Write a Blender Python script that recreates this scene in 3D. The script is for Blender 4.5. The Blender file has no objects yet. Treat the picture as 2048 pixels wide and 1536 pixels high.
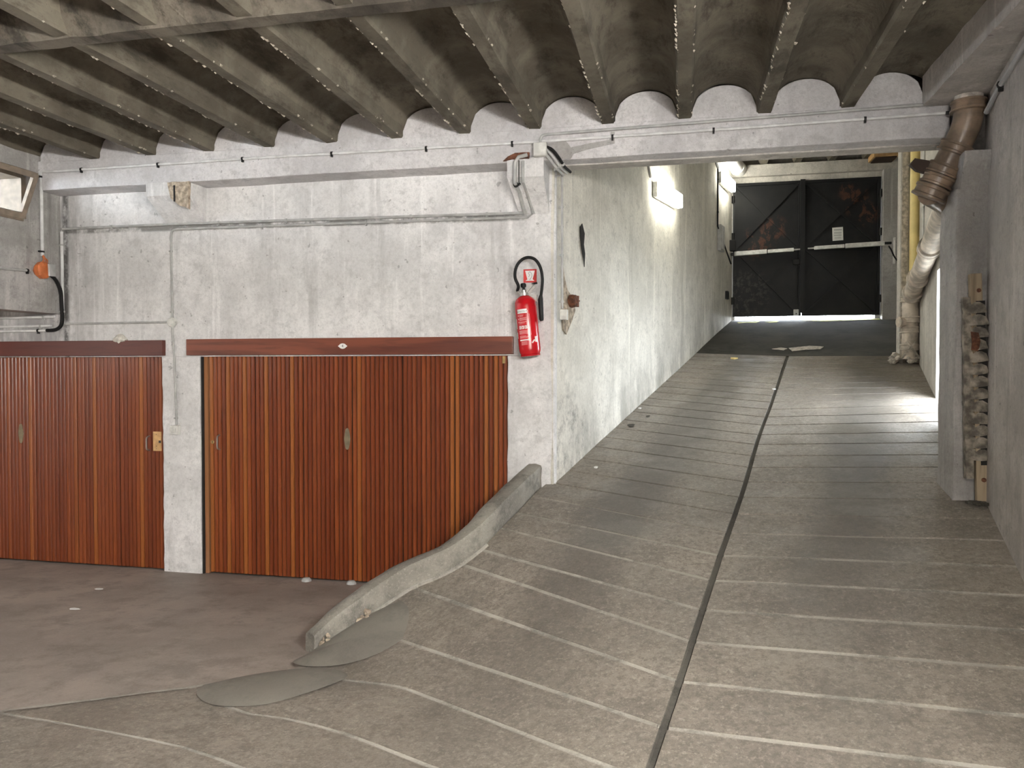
import bpy, bmesh, math, random
from mathutils import Vector, Matrix, noise
random.seed(7)
D = bpy.data
SC = bpy.context.scene
COL = SC.collection

# ------------------------------------------------------------------ camera
cam_d = D.cameras.new('camera'); cam = D.objects.new('camera', cam_d); COL.objects.link(cam)
cam_d.sensor_fit = 'HORIZONTAL'; cam_d.sensor_width = 36.0
cam_d.lens = 1538.0 / 2048.0 * 36.0
cam_d.clip_start = 0.05; cam_d.clip_end = 300
cam.location = (0, 0, 1.9)
cam.rotation_euler = (math.radians(90) - math.atan(33 / 1538.0), 0, math.radians(12.5))
SC.camera = cam

# ------------------------------------------------------------------ world, exposure
SKY = 24.0
w = D.worlds.new('overcast_sky'); SC.world = w; w.use_nodes = True
bg = w.node_tree.nodes['Background']
bg.inputs[0].default_value = (0.86, 0.93, 1.0, 1); bg.inputs[1].default_value = SKY
SC.view_settings.view_transform = 'Standard'; SC.view_settings.look = 'None'
SC.view_settings.gamma = 1.0; SC.view_settings.use_curve_mapping = False
SC.view_settings.exposure = 1.0
LAMP = 25.0          # radiance of the fluorescent diffusers on the ramp wall
LAMP_ROOM = 140.0    # and of those in the hall

def portal(name, loc, rot, sx, sy):
    l = D.lights.new(name, 'AREA'); l.shape = 'RECTANGLE'; l.size = sx; l.size_y = sy
    try: l.cycles.is_portal = True
    except Exception: pass
    o = D.objects.new(name, l); COL.objects.link(o); o.location = loc; o.rotation_euler = rot
portal('daylight_doorway_portal', (2.8, 7.9, 2.1), (0, math.radians(90), 0), 1.6, .8)
WIN_Y = (4.75, 2.85, .95, -.95, -2.85)      # hopper windows, all but the first added for light, 1.08 m wide each
for wy in WIN_Y: portal('daylight_window_portal', (-6.08, wy+.54, 3.43), (0, math.radians(-90), 0), .4, 1.1)

# ------------------------------------------------------------------ materials
class NT:
    def __init__(s, name):
        s.m = D.materials.new(name); s.m.use_nodes = True
        s.t = s.m.node_tree; s.b = s.t.nodes['Principled BSDF']
        s.pos = s.t.nodes.new('ShaderNodeNewGeometry').outputs['Position']
    def n(s, ty, **kw):
        x = s.t.nodes.new(ty)
        for k, v in kw.items(): setattr(x, k, v)
        return x
    def L(s, a, b): s.t.links.new(a, b)
    def put(s, sock, v):
        if isinstance(v, (int, float)): sock.default_value = v
        elif isinstance(v, tuple): sock.default_value = (*v, 1) if len(v) == 3 and len(sock.default_value) == 4 else v
        else: s.L(v, sock)
    def noise(s, scale=5, detail=4, rough=.55, stretch=None, vec=None, dist=0, off=None):
        v = vec or s.pos
        if stretch or off:
            mp = s.n('ShaderNodeMapping'); s.L(v, mp.inputs[0])
            if stretch: mp.inputs['Scale'].default_value = stretch
            if off: mp.inputs['Location'].default_value = off
            v = mp.outputs[0]
        x = s.n('ShaderNodeTexNoise'); s.L(v, x.inputs['Vector'])
        x.inputs['Scale'].default_value = scale; x.inputs['Detail'].default_value = detail
        x.inputs['Roughness'].default_value = rough; x.inputs['Distortion'].default_value = dist
        return x.outputs['Fac']
    def voro(s, scale=30, feature='F1'):
        x = s.n('ShaderNodeTexVoronoi', feature=feature); s.L(s.pos, x.inputs['Vector']); x.inputs['Scale'].default_value = scale
        return x.outputs['Distance']
    def ramp(s, f, a, b, lo=0., hi=1.):
        x = s.n('ShaderNodeMapRange'); x.interpolation_type = 'SMOOTHSTEP'
        s.put(x.inputs[0], f); x.inputs[1].default_value = a; x.inputs[2].default_value = b
        x.inputs[3].default_value = lo; x.inputs[4].default_value = hi
        return x.outputs[0]
    def mix(s, f, a, b, mode='MIX'):
        x = s.n('ShaderNodeMix', data_type='RGBA', blend_type=mode)
        s.put(x.inputs[0], f); s.put(x.inputs[6], a); s.put(x.inputs[7], b)
        return x.outputs[2]
    def math(s, op, a, b=0.):
        x = s.n('ShaderNodeMath', operation=op); s.put(x.inputs[0], a); s.put(x.inputs[1], b)
        return x.outputs[0]
    def xyz(s):
        x = s.n('ShaderNodeSeparateXYZ'); s.L(s.pos, x.inputs[0]); return x.outputs
    def lin(s, cx, cy, cz, c0=0.):       # cx*x+cy*y+cz*z+c0
        x = s.n('ShaderNodeVectorMath', operation='DOT_PRODUCT'); s.L(s.pos, x.inputs[0]); x.inputs[1].default_value = (cx, cy, cz)
        return s.math('ADD', x.outputs['Value'], c0)
    def ball(s, c, r):                   # 1 inside a ball of radius r fading to 0
        x = s.n('ShaderNodeVectorMath', operation='DISTANCE'); s.L(s.pos, x.inputs[0]); x.inputs[1].default_value = c
        return s.ramp(x.outputs['Value'], r * .45, r, 1., 0.)
    def rnd(s): return s.n('ShaderNodeObjectInfo').outputs['Random']
    def done(s, col, rough=.8, bump=None, bs=.3, bd=.01, metal=0., spec=.5):
        s.put(s.b.inputs['Base Color'], col); s.put(s.b.inputs['Roughness'], rough)
        s.b.inputs['Metallic'].default_value = metal; s.b.inputs['Specular IOR Level'].default_value = spec
        if bump is not None:
            x = s.n('ShaderNodeBump'); x.inputs['Strength'].default_value = bs; x.inputs['Distance'].default_value = bd
            s.L(bump, x.inputs['Height']); s.L(x.outputs[0], s.b.inputs['Normal'])
        return s.m

M = {}
def plain(k, col, rough=.6, metal=0., var=.18, scale=14, bump=0., spec=.5):
    t = NT(k); n = t.noise(scale, 5)
    c = t.mix(t.ramp(n, .35, .7), tuple(x * (1 - var) for x in col), tuple(min(1, x * (1 + var)) for x in col))
    M[k] = t.done(c, rough, t.noise(scale * 6, 3) if bump else None, bump, .004, metal, spec)

def plaster(k, hi, lo, stain, base_stain=None, extra=None, streak=1., bump=.35, runs=.6):
    t = NT(k)
    c = t.mix(t.ramp(t.noise(1.6, 8, .68), .40, .62), lo, hi)
    c = t.mix(t.math('MULTIPLY', t.ramp(t.noise(8, 9, .8), .50, .62), .6), c, tuple(x * .80 for x in lo))
    st = t.ramp(t.noise(4.6, 7, .68, (1, 1, .10)), .52, .70)
    c = t.mix(t.math('MULTIPLY', st, .55 * streak), c, stain)
    ws = t.ramp(t.noise(6.5, 6, .65, (1, 1, .07), off=(3, 7, 1)), .56, .66)
    c = t.mix(t.math('MULTIPLY', ws, runs), c, tuple(min(1, x * 1.18) for x in hi))
    gr = t.ramp(t.noise(40, 9, .85), .46, .58)
    c = t.mix(t.math('MULTIPLY', gr, .27), c, tuple(x * .6 for x in lo))
    sp = t.ramp(t.noise(60, 3, .7), .67, .73)
    c = t.mix(t.math('MULTIPLY', sp, .6), c, tuple(x * .4 for x in lo))
    pit = t.ramp(t.noise(17, 2, .5, off=(9, 2, 4)), .725, .74)
    c = t.mix(t.math('MULTIPLY', pit, .4), c, (.07, .065, .06))
    if extra: c = extra(t, c)
    b = t.math('ADD', t.noise(30, 8, .75), t.math('MULTIPLY', t.noise(5, 5), 1.0))
    M[k] = t.done(c, .88, b, bump + .15, .014, 0, .25)

def wext(t, c):        # damp corner by the hanging wall, rust-free grey runs
    x, y, z = t.xyz()
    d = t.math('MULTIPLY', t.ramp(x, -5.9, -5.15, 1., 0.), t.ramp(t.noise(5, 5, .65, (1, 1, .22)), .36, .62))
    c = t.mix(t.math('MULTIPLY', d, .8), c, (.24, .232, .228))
    v = t.math('MULTIPLY', t.ramp(t.noise(7, 4, .6, (1, 1, .05), off=(1.3, 0, 0)), .57, .66), t.ramp(x, -5.0, -5.7, 0., 1.))
    c = t.mix(t.math('MULTIPLY', v, .6), c, (.80, .79, .78))
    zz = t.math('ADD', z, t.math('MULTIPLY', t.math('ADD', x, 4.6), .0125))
    g = t.math('ABSOLUTE', t.math('SUBTRACT', zz, 3.188))          # shadow line painted dark along the conduits
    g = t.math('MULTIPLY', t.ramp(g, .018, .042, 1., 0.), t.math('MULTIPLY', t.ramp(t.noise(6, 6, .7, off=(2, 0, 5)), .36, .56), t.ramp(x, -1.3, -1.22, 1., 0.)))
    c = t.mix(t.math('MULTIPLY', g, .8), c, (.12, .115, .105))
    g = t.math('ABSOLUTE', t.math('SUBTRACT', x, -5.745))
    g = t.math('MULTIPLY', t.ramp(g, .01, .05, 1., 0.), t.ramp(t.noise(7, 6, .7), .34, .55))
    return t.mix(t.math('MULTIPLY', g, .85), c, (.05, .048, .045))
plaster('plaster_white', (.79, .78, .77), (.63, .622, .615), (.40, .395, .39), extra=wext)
plaster('beam_white', (.74, .725, .725), (.57, .557, .56), (.34, .332, .335), streak=.35, bump=.6, runs=.1)
UX, UY = math.sin(math.radians(14.27)), math.cos(math.radians(14.27))
def rext(t, c):        # soot and scuffs kicked up along the foot of the ramp wall
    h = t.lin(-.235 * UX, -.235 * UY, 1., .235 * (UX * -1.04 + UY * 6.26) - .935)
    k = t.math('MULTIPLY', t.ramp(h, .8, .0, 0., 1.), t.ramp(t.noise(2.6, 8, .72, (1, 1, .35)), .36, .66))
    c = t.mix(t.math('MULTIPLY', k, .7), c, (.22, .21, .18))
    k2 = t.math('MULTIPLY', t.ball((-.98, 6.6, 1.25), .62), t.ramp(t.noise(9, 8, .75), .46, .7))
    return t.mix(t.math('MULTIPLY', k2, .65), c, (.13, .12, .11))
plaster('ramp_plaster', (.78, .75, .67), (.64, .615, .545), (.45, .43, .37), extra=rext)
plaster('grey_plaster', (.56, .53, .50), (.43, .405, .38), (.28, .262, .245), bump=.6)
plaster('damp_plaster', (.46, .445, .43), (.31, .30, .285), (.15, .145, .14))
plaster('column_plaster', (.47, .455, .44), (.37, .355, .34), (.2, .195, .19), streak=.6, bump=.7)
plaster('far_plaster', (.60, .575, .53), (.44, .42, .39), (.28, .265, .245), streak=.6)

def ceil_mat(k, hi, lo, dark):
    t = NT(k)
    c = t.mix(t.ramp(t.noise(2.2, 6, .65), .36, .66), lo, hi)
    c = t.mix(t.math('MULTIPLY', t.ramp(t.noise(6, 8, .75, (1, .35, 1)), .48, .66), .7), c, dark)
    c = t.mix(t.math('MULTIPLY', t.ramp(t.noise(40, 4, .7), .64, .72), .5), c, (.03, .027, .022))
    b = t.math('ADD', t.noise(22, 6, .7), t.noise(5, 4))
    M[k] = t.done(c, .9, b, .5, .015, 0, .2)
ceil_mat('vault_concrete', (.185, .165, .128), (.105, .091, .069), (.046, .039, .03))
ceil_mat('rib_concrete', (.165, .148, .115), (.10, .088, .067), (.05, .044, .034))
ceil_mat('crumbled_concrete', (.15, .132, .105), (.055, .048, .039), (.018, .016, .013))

def floor_mat(k, hi, lo, tint, rough, spk=.5, lanes=False):
    t = NT(k)
    c = t.mix(t.ramp(t.noise(1.3, 6, .65), .36, .66), lo, hi)
    c = t.mix(t.math('MULTIPLY', t.ramp(t.noise(3.5, 8, .74), .47, .64), .7), c, tint)
    c = t.mix(t.math('MULTIPLY', t.ramp(t.noise(70, 4, .75), .52, .68), spk), c, tuple(x * 1.5 for x in hi))
    c = t.mix(t.math('MULTIPLY', t.ramp(t.noise(95, 4, .75, off=(5, 5, 5)), .54, .70), spk), c, tuple(x * .45 for x in lo))
    if lanes:
        c = t.mix(t.math('MULTIPLY', t.ramp(t.noise(26, 9, .86), .47, .57), .7), c, tuple(x * .55 for x in lo))
        c = t.mix(t.math('MULTIPLY', t.ramp(t.noise(32, 9, .86, off=(7, 1, 3)), .52, .62), .75), c, tuple(x * 1.5 for x in hi))
        q = t.lin(UY, -UX, 0., UX * 6.26 + UY * 1.04)
        wob = t.math('MULTIPLY', t.math('SUBTRACT', t.noise(1.1, 4, .6), .5), .35)
        qq = t.math('ADD', q, wob)
        for cc, ww in ((.72, .42), (2.25, .42)):
            dd = t.math('ABSOLUTE', t.math('SUBTRACT', qq, cc))
            c = t.mix(t.math('MULTIPLY', t.math('MULTIPLY', t.ramp(dd, .08, ww, 1., 0.), .72), t.ramp(t.xyz()[1], 3.4, 5.6, .25, 1.)), c, (.088, .079, .067))
        r = t.mix(.5, c, c)
        rr = t.math('SUBTRACT', rough, t.math('MULTIPLY', t.ramp(t.noise(2.1, 5, .6), .4, .65), .22))
        c = t.mix(t.math('MULTIPLY', t.rnd(), .16), c, tuple(x * .55 for x in lo))
    else:
        rr = rough
    b = t.math('ADD', t.noise(75, 5, .75), t.math('MULTIPLY', t.noise(12, 5), .7))
    M[k] = t.done(c, rr, b, .55 if lanes else .3, .008, 0, .5 if lanes else .35)
floor_mat('garage_floor', (.32, .27, .235), (.235, .20, .175), (.17, .148, .13), .6, .22)
floor_mat('ramp_slab', (.285, .25, .21), (.205, .18, .151), (.145, .128, .106), .52, .5, True)
floor_mat('joint_mortar', (.40, .375, .33), (.28, .262, .23), (.12, .115, .10), .85, .3)
floor_mat('dark_joint', (.040, .037, .032), (.026, .024, .021), (.016, .015, .014), .95, .15)
floor_mat('cement_patch', (.20, .185, .158), (.165, .152, .13), (.13, .12, .102), .6, .12)
floor_mat('kerb_concrete', (.29, .272, .235), (.185, .172, .147), (.095, .088, .076), .8, .4)
floor_mat('asphalt', (.060, .057, .046), (.036, .034, .028), (.02, .019, .016), .9, .3)
floor_mat('pavement', (.30, .30, .29), (.24, .24, .23), (.2, .2, .19), .8, .2)

def wood(k, a, b, dark, vert=True, rough=.36, spread=.75, gl=.5):
    t = NT(k); st = (1, 1, .06) if vert else (.07, 1, 1)
    g = t.noise(38, 5, .6, st, dist=.4); g2 = t.noise(9 if vert else 5, 3, .5, st, dist=.8 if vert else 1.6)
    r = t.rnd()
    c = t.mix(t.ramp(r, .15, .95), a, b)
    c = t.mix(t.math('MULTIPLY', t.ramp(g2, .45, .62), spread), c, dark)
    c = t.mix(t.math('MULTIPLY', t.ramp(g, .5, .66), .4), c, tuple(x * .7 for x in dark))
    o = t.ramp(r, .90, .93)
    if vert: c = t.mix(t.math('MULTIPLY', o, .7), c, (.30, .10, .022))
    M[k] = t.done(c, rough, g, .12, .003, 0, gl)
wood('varnished_slat', (.145, .031, .009), (.215, .052, .0135), (.115, .024, .007), True, .30, .35)
wood('lintel_wood', (.19, .052, .026), (.21, .06, .03), (.085, .02, .011), False, .42, .8)
wood('painted_lintel', (.10, .024, .016), (.11, .027, .018), (.065, .015, .011), False, .45, .3)
wood('old_timber', (.34, .27, .18), (.38, .31, .22), (.16, .12, .08), True, .85, .7, .2)
plain('dark_wood', (.035, .018, .01), .7)

plain('white_plastic', (.62, .62, .58), .45)
plain('pvc_grey', (.40, .40, .385), .45, var=.15)
plain('pvc_white', (.66, .66, .65), .4, var=.12)
plain('black_plastic', (.007, .007, .007), .5, spec=.3)
plain('rubber_black', (.006, .006, .0065), .6, spec=.3)
plain('steel', (.52, .51, .48), .35, .9)
plain('aluminium_white', (.74, .74, .72), .4)
plain('brass', (.45, .33, .15), .38, .9)
plain('dull_brass', (.24, .20, .13), .5, .6)
plain('plywood', (.52, .32, .14), .6)
plain('rust', (.12, .045, .022), .9, var=.5, scale=30, bump=.6)
plain('red_paint', (.50, .008, .014), .22, var=.06)
plain('red_sign', (.60, .035, .03), .4, var=.05)
plain('white_print', (.80, .78, .76), .5, var=.04)
plain('pink_print', (.70, .30, .30), .5, var=.04)
plain('black_print', (.02, .02, .02), .6, var=.04)
plain('orange_plastic', (.55, .16, .05), .55)
plain('paper', (.74, .74, .72), .7, var=.06)
plain('grey_print', (.34, .34, .34), .7, var=.04)
plain('yellow_paint', (.42, .40, .05), .7, var=.3)
plain('yellow_pipe', (.78, .62, .25), .5, var=.10, scale=5)
plain('stoneware', (.20, .145, .10), .33, var=.35, scale=8, bump=.12)
plain('painted_stoneware', (.52, .46, .39), .55, var=.3, scale=9, bump=.3)
plain('mortar_lump', (.50, .46, .41), .9, var=.35, scale=20, bump=.8)
plain('leaf_dark', (.05, .045, .035), .8)
plain('rag_white', (.62, .60, .54), .9, var=.2, scale=30, bump=.5)
plain('tattered_rubber', (.215, .19, .155), .85, var=.6, scale=14, bump=.6)
plain('dark_gap', (.012, .011, .010), .9)
plain('ceramic_white', (.80, .80, .78), .25, var=.03)
plain('raw_concrete', (.40, .33, .25), .9, var=.45, scale=25, bump=.9)
plain('wood_shutter', (.20, .16, .12), .7)

def gate_mat():
    t = NT('black_gate_paint')
    c = t.mix(t.ramp(t.noise(3, 6, .65), .4, .7), (.0075, .008, .0095), (.014, .0145, .015))
    m = None
    for cc, r in (((1.22, 13.5, 3.98), .34), ((1.48, 13.5, 4.22), .26), ((2.72, 13.5, 4.62), .30), ((2.9, 13.5, 4.40), .24), ((2.6, 13.5, 4.80), .16)):
        b = t.ball(cc, r); m = b if m is None else t.math('MAXIMUM', m, b)
    k = t.math('MULTIPLY', m, t.ramp(t.noise(6.5, 6, .72, (1, 1, .7), dist=.5), .50, .57))
    c = t.mix(k, c, t.mix(t.noise(20, 4), (.10, .042, .026), (.045, .02, .014)))
    k2 = t.math('MULTIPLY', t.ball((1.05, 13.5, 3.15), .5), t.ramp(t.noise(14, 6, .7), .48, .6))
    c = t.mix(t.math('MULTIPLY', k2, .6), c, (.075, .07, .065))
    M['black_gate_paint'] = t.done(c, .55, t.noise(30, 4), .15, .004, 0, .35)
gate_mat()

def glass_mat():
    t = NT('window_glass')
    t.b.inputs['Transmission Weight'].default_value = 1.0
    M['window_glass'] = t.done((.95, .97, .97), .12, None, spec=.3)
    t.b.inputs['IOR'].default_value = 1.05
glass_mat()

def emit(k, col, s):
    t = NT(k)
    t.b.inputs['Emission Color'].default_value = (*col, 1); t.b.inputs['Emission Strength'].default_value = s
    M[k] = t.done((.9, .9, .88), .4)
emit('tube_diffuser_ramp', (1.0, .97, .84), LAMP)
emit('tube_diffuser_room', (1.0, .97, .93), LAMP_ROOM)
emit('fill_diffuser_passage', (1.0, .97, .93), LAMP_ROOM * .16)

# ------------------------------------------------------------------ mesh building
ORG = {}
class MB:
    def __init__(s): s.v = []; s.f = []
    def add(s, vs, fs):
        k = len(s.v); s.v += [tuple(p) for p in vs]; s.f += [tuple(i + k for i in f) for f in fs]; return s
    def box(s, x0, x1, y0, y1, z0, z1):
        return s.add([(x0,y0,z0),(x1,y0,z0),(x1,y1,z0),(x0,y1,z0),(x0,y0,z1),(x1,y0,z1),(x1,y1,z1),(x0,y1,z1)],
                     [(3,2,1,0),(4,5,6,7),(0,1,5,4),(1,2,6,5),(2,3,7,6),(3,0,4,7)])
    def obb(s, c, ax, ay, az):          # half-axis vectors
        c, ax, ay, az = map(Vector, (c, ax, ay, az)); P = []
        for k in (-1, 1):
            for i, j in ((-1,-1),(1,-1),(1,1),(-1,1)): P.append(c + ax*i + ay*j + az*k)
        F = [(3,2,1,0),(4,5,6,7),(0,1,5,4),(1,2,6,5),(2,3,7,6),(3,0,4,7)]
        if ax.cross(ay).dot(az) < 0: F = [tuple(reversed(f)) for f in F]
        return s.add(P, F)
    def bar(s, p, q, wd, th, up=(0,-1,0)):
        p, q = Vector(p), Vector(q); d = (q - p); u_ = Vector(up); sd = d.cross(u_).normalized()
        n_ = sd.cross(d).normalized()
        return s.obb((p+q)/2, d/2, sd*wd/2, n_*th/2)
    def tube(s, pts, r, n=10, caps=True):
        pts = [Vector(p) for p in pts]; k = len(pts); rs = r if isinstance(r, (list, tuple)) else [r]*k
        rings = []; ref = None
        for i, p in enumerate(pts):
            d = (pts[min(i+1, k-1)] - pts[max(i-1, 0)])
            if d.length < 1e-9: d = pts[-1] - pts[0]
            d.normalize()
            if ref is None: ref = d.orthogonal().normalized()
            a = (ref - d * ref.dot(d)); a = a.normalized() if a.length > 1e-6 else d.orthogonal().normalized()
            ref = a; b = d.cross(a)
            rings.append([p + a*math.cos(2*math.pi*j/n)*rs[i] + b*math.sin(2*math.pi*j/n)*rs[i] for j in range(n)])
        V = [q for rg in rings for q in rg]; F = []
        for i in range(k-1):
            for j in range(n):
                j2 = (j+1) % n; F.append((i*n+j, i*n+j2, (i+1)*n+j2, (i+1)*n+j))
        if caps: F.append(tuple(reversed(range(n)))); F.append(tuple((k-1)*n+j for j in range(n)))
        return s.add(V, F)
    def cyl(s, p, q, r, n=16, r2=None): return s.tube([p, q], [r, r if r2 is None else r2], n)
    def lathe(s, prof, c, ax, n=24):    # prof [(r, t)] along ax from c
        ax = Vector(ax).normalized(); c = Vector(c)
        a = ax.orthogonal().normalized(); b = ax.cross(a); V = []; F = []
        for r, t in prof:
            for j in range(n): V.append(c + ax*t + (a*math.cos(2*math.pi*j/n) + b*math.sin(2*math.pi*j/n))*r)
        for i in range(len(prof)-1):
            for j in range(n):
                j2 = (j+1) % n; F.append((i*n+j, i*n+j2, (i+1)*n+j2, (i+1)*n+j))
        F.append(tuple(reversed(range(n)))); F.append(tuple((len(prof)-1)*n+j for j in range(n)))
        return s.add(V, F)
    def prism(s, poly, ext):            # 3D polygon swept by ext
        poly = [Vector(p) for p in poly]; e = Vector(ext); n = len(poly)
        V = poly + [p + e for p in poly]
        nn = sum(((poly[i] - poly[0]).cross(poly[(i+1) % n] - poly[0]) for i in range(n)), Vector())
        F = [tuple(reversed(range(n))), tuple(range(n, 2*n))] + [(i, (i+1) % n, (i+1) % n + n, i+n) for i in range(n)]
        if nn.dot(e) < 0: F = [tuple(reversed(f)) for f in F]
        return s.add(V, F)
    def grid(s, rows):                  # rows of equal length
        k = len(s.v); m = len(rows[0])
        s.v += [tuple(p) for r in rows for p in r]
        for i in range(len(rows)-1):
            for j in range(m-1):
                s.f.append((k+i*m+j, k+i*m+j+1, k+(i+1)*m+j+1, k+(i+1)*m+j))
        return s
    def slab(s, rows, th):              # closed solid under a grid of rows
        m = len(rows[0]); n = len(rows)
        top = [Vector(p) for r in rows for p in r]; bot = [p - Vector((0,0,th)) for p in top]
        F = []; o = len(top)
        for i in range(n-1):
            for j in range(m-1):
                a, b, c, d = i*m+j, i*m+j+1, (i+1)*m+j+1, (i+1)*m+j
                F += [(a, b, c, d), (o+d, o+c, o+b, o+a)]
        per = [j for j in range(m)] + [i*m+m-1 for i in range(1, n)] + [(n-1)*m+j for j in range(m-2, -1, -1)] + [i*m for i in range(n-2, 0, -1)]
        for a, b in zip(per, per[1:] + per[:1]): F.append((b, a, o+a, o+b))
        return s.add(top + bot, F)
    def jitter(s, amp, fr=6.):
        s.v = [tuple(Vector(p) + noise.noise_vector(Vector(p)*fr)*amp) for p in s.v]; return s
    def mesh(s, name, c, mat, smooth=False, bevel=0, seg=2, fixn=True, subdiv=0, amp=0, fr=5.):
        me = D.meshes.new(name)
        me.from_pydata([tuple(Vector(p) - c) for p in s.v], [], s.f)
        if bevel or fixn or subdiv:
            bm = bmesh.new(); bm.from_mesh(me)
            if subdiv:
                for _ in range(8):
                    es = [e for e in bm.edges if e.calc_length() > subdiv]
                    if not es or len(bm.verts) > 60000: break
                    bmesh.ops.subdivide_edges(bm, edges=es, cuts=1, use_grid_fill=True)
            if fixn: bmesh.ops.recalc_face_normals(bm, faces=bm.faces)
            if bevel: bmesh.ops.bevel(bm, geom=[e for e in bm.edges if len(e.link_faces) == 2 and e.calc_face_angle(0) > .5], offset=bevel, segments=seg, affect='EDGES', profile=.6)
            if amp:
                for v_ in bm.verts: v_.co += noise.noise_vector((v_.co + c)*fr)*amp
            bm.to_mesh(me); bm.free()
        me.materials.append(M[mat])
        if smooth:
            me.shade_smooth(); me.set_sharp_from_angle(angle=math.radians(40))
        return me
    def build(s, name, mat, parent=None, **kw):
        xs, ys, zs_ = zip(*s.v)
        c = Vector(((min(xs)+max(xs))/2, (min(ys)+max(ys))/2, min(zs_)))
        o = D.objects.new(name, s.mesh(name, c, mat, **kw)); COL.objects.link(o)
        ORG[o] = c
        if parent is not None: o.parent = parent; o.location = c - ORG[parent]
        else: o.location = c
        return o
def put(me, name, c, parent, scale=None):
    o = D.objects.new(name, me); COL.objects.link(o); c = Vector(c); ORG[o] = c
    if parent is not None: o.parent = parent; o.location = c - ORG[parent]
    else: o.location = c
    return o
def tag(o, label=None, cat=None, group=None, kind=None):
    if label: o['label'] = label
    if cat: o['category'] = cat
    if group: o['group'] = group
    if kind: o['kind'] = kind
    return o
def thing(name, loc, label=None, cat=None, group=None, kind=None):
    o = D.objects.new(name, None); COL.objects.link(o); o.location = loc; o.empty_display_size = .1
    ORG[o] = Vector(loc); return tag(o, label, cat, group, kind)
def struct(o, label=None): return tag(o, label, kind='structure')
def B(*a): return MB().box(*a)
def text_mesh(txt, size):
    cu = D.curves.new('lettering', 'FONT'); cu.body = txt; cu.size = size; cu.align_x = 'CENTER'; cu.align_y = 'CENTER'
    ob = D.objects.new('lettering', cu); COL.objects.link(ob)
    me = D.meshes.new_from_object(ob.evaluated_get(bpy.context.evaluated_depsgraph_get()))
    vs = [tuple(v.co) for v in me.vertices]; fs = [tuple(p.vertices) for p in me.polygons]
    D.objects.remove(ob); D.curves.remove(cu); D.meshes.remove(me)
    return vs, fs
def smooth_path(pts, n=6):
    P = [Vector(p) for p in pts]; out = []
    for i in range(len(P)-1):
        p0, p1, p2, p3 = P[max(i-1,0)], P[i], P[i+1], P[min(i+2,len(P)-1)]
        for k in range(n):
            t = k/n
            out.append(.5*((2*p1) + (p2-p0)*t + (2*p0-5*p1+4*p2-p3)*t*t + (3*p1-p0-3*p2+p3)*t**3))
    return out + [P[-1]]

# ------------------------------------------------------------------ ramp frame of reference
YW = 6.26                                   # face of the garage wall
P0 = Vector((-1.04, 6.26, 0)); U = Vector((UX, UY, 0)); V_ = Vector((UY, -UX, 0))
def zs(s):
    if s > 5.05: return 2.115 + .275*(s-5.05)
    if s > -1: return .935 + .235*s
    L = 2*.70/.235; t = min(-1-s, L)
    return .70 - .235*t + .235*t*t/(2*L)
def zf(y): return .065*(6.26-y)
def xr(y): return 2.0 + .17*(y-5.735)       # right wall line
def interp(x, xs, ys):
    if x <= xs[0]: return ys[0]
    for a, b, c, d in zip(xs, xs[1:], ys, ys[1:]):
        if x <= b: return c + (d-c)*(x-a)/(b-a)
    return ys[-1]
def sv(s, v): return P0 + U*s + V_*v

# ------------------------------------------------------------------ floor
floor = B(-9.2, 2.4, -4.2, 6.7, -.2, -.1)
floor.v = [(x, y, zf(y) if i >= 4 else zf(y)-.25) for i, (x, y, z) in enumerate(floor.v)]
struct(floor.build('floor', 'garage_floor', subdiv=.5, amp=.006, fr=1.2), 'brown grey concrete garage floor sloping to the doors')

# ------------------------------------------------------------------ ramp
KB = [(-1.123,6.249,.928),(-1.202,5.776,.83),(-1.283,5.434,.73),(-1.373,5.188,.625),(-1.544,5.01,.51),(-1.787,4.902,.405),
      (-1.933,4.774,.315),(-2.05,4.594,.235),(-2.13,4.45,.18),(-2.208,4.337,.125)]
SG = [4.88,4.675,4.436,4.183,3.951,3.709,3.442,3.189,2.928,2.675,2.406,2.141,1.873,1.579,1.301,1.004,.725,.404,.092,-.212,-.527,-.859,-1.187,-1.533,-1.865,-2.225,-2.583,-2.93,-3.27,-3.62,-3.98,-4.4,-4.9]
def vg(s): return interp(s, [-4.9,-2.85,-1.8,-1.06,.19,1.43,2.76,4.88], [1.78,1.675,1.6,1.55,1.49,1.40,1.34,1.225])
LOW = {-.527: [(-1.163,6.0,.877)], -.859: [(-1.22,5.68,.80)], -1.187: [(-1.283,5.434,.73)], -1.533: [(-1.373,5.188,.625)],
       -1.865: [(-1.48,5.07,.545)], -2.225: [(-1.76,4.90,.41)], -2.583: [(-2.05,4.594,.235)],
       -2.93: [(-2.184,4.008,.15), (-1.98,3.93,.17), (-1.56,3.84,.2), (-1.42,3.80,.21)],
       -3.27: [(-2.47,3.70,.168), (-2.184,3.40,.19), (-1.914,3.371,.195), (-1.623,3.305,.20), (-1.298,3.176,.21)],
       -3.62: [(-3.24,3.085,.208), (-2.6,3.03,.215), (-2.096,2.952,.22), (-1.824,2.863,.225)],
       -3.98: [(-4.0,2.40,.255), (-2.0,2.45,.255)], -4.4: [(-4.6,1.7,.30), (-2.2,1.9,.29)], -4.9: [(-5.2,.9,.35), (-2.4,1.2,.335)]}
rowsL, rowsR = [], []
NL, NR = 14, 8
def resample(pts, n):
    pts = [Vector(p) for p in pts]
    if len(pts) > 2: pts = smooth_path(pts, 8)
    ls = [0.]
    for a, b in zip(pts, pts[1:]): ls.append(ls[-1] + (b-a).length)
    out = []
    for i in range(n+1):
        t = ls[-1]*i/n
        for k in range(len(pts)-1):
            if t <= ls[k+1] + 1e-9:
                f = (t-ls[k])/max(1e-9, ls[k+1]-ls[k]); out.append(pts[k].lerp(pts[k+1], f)); break
    return out
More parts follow.
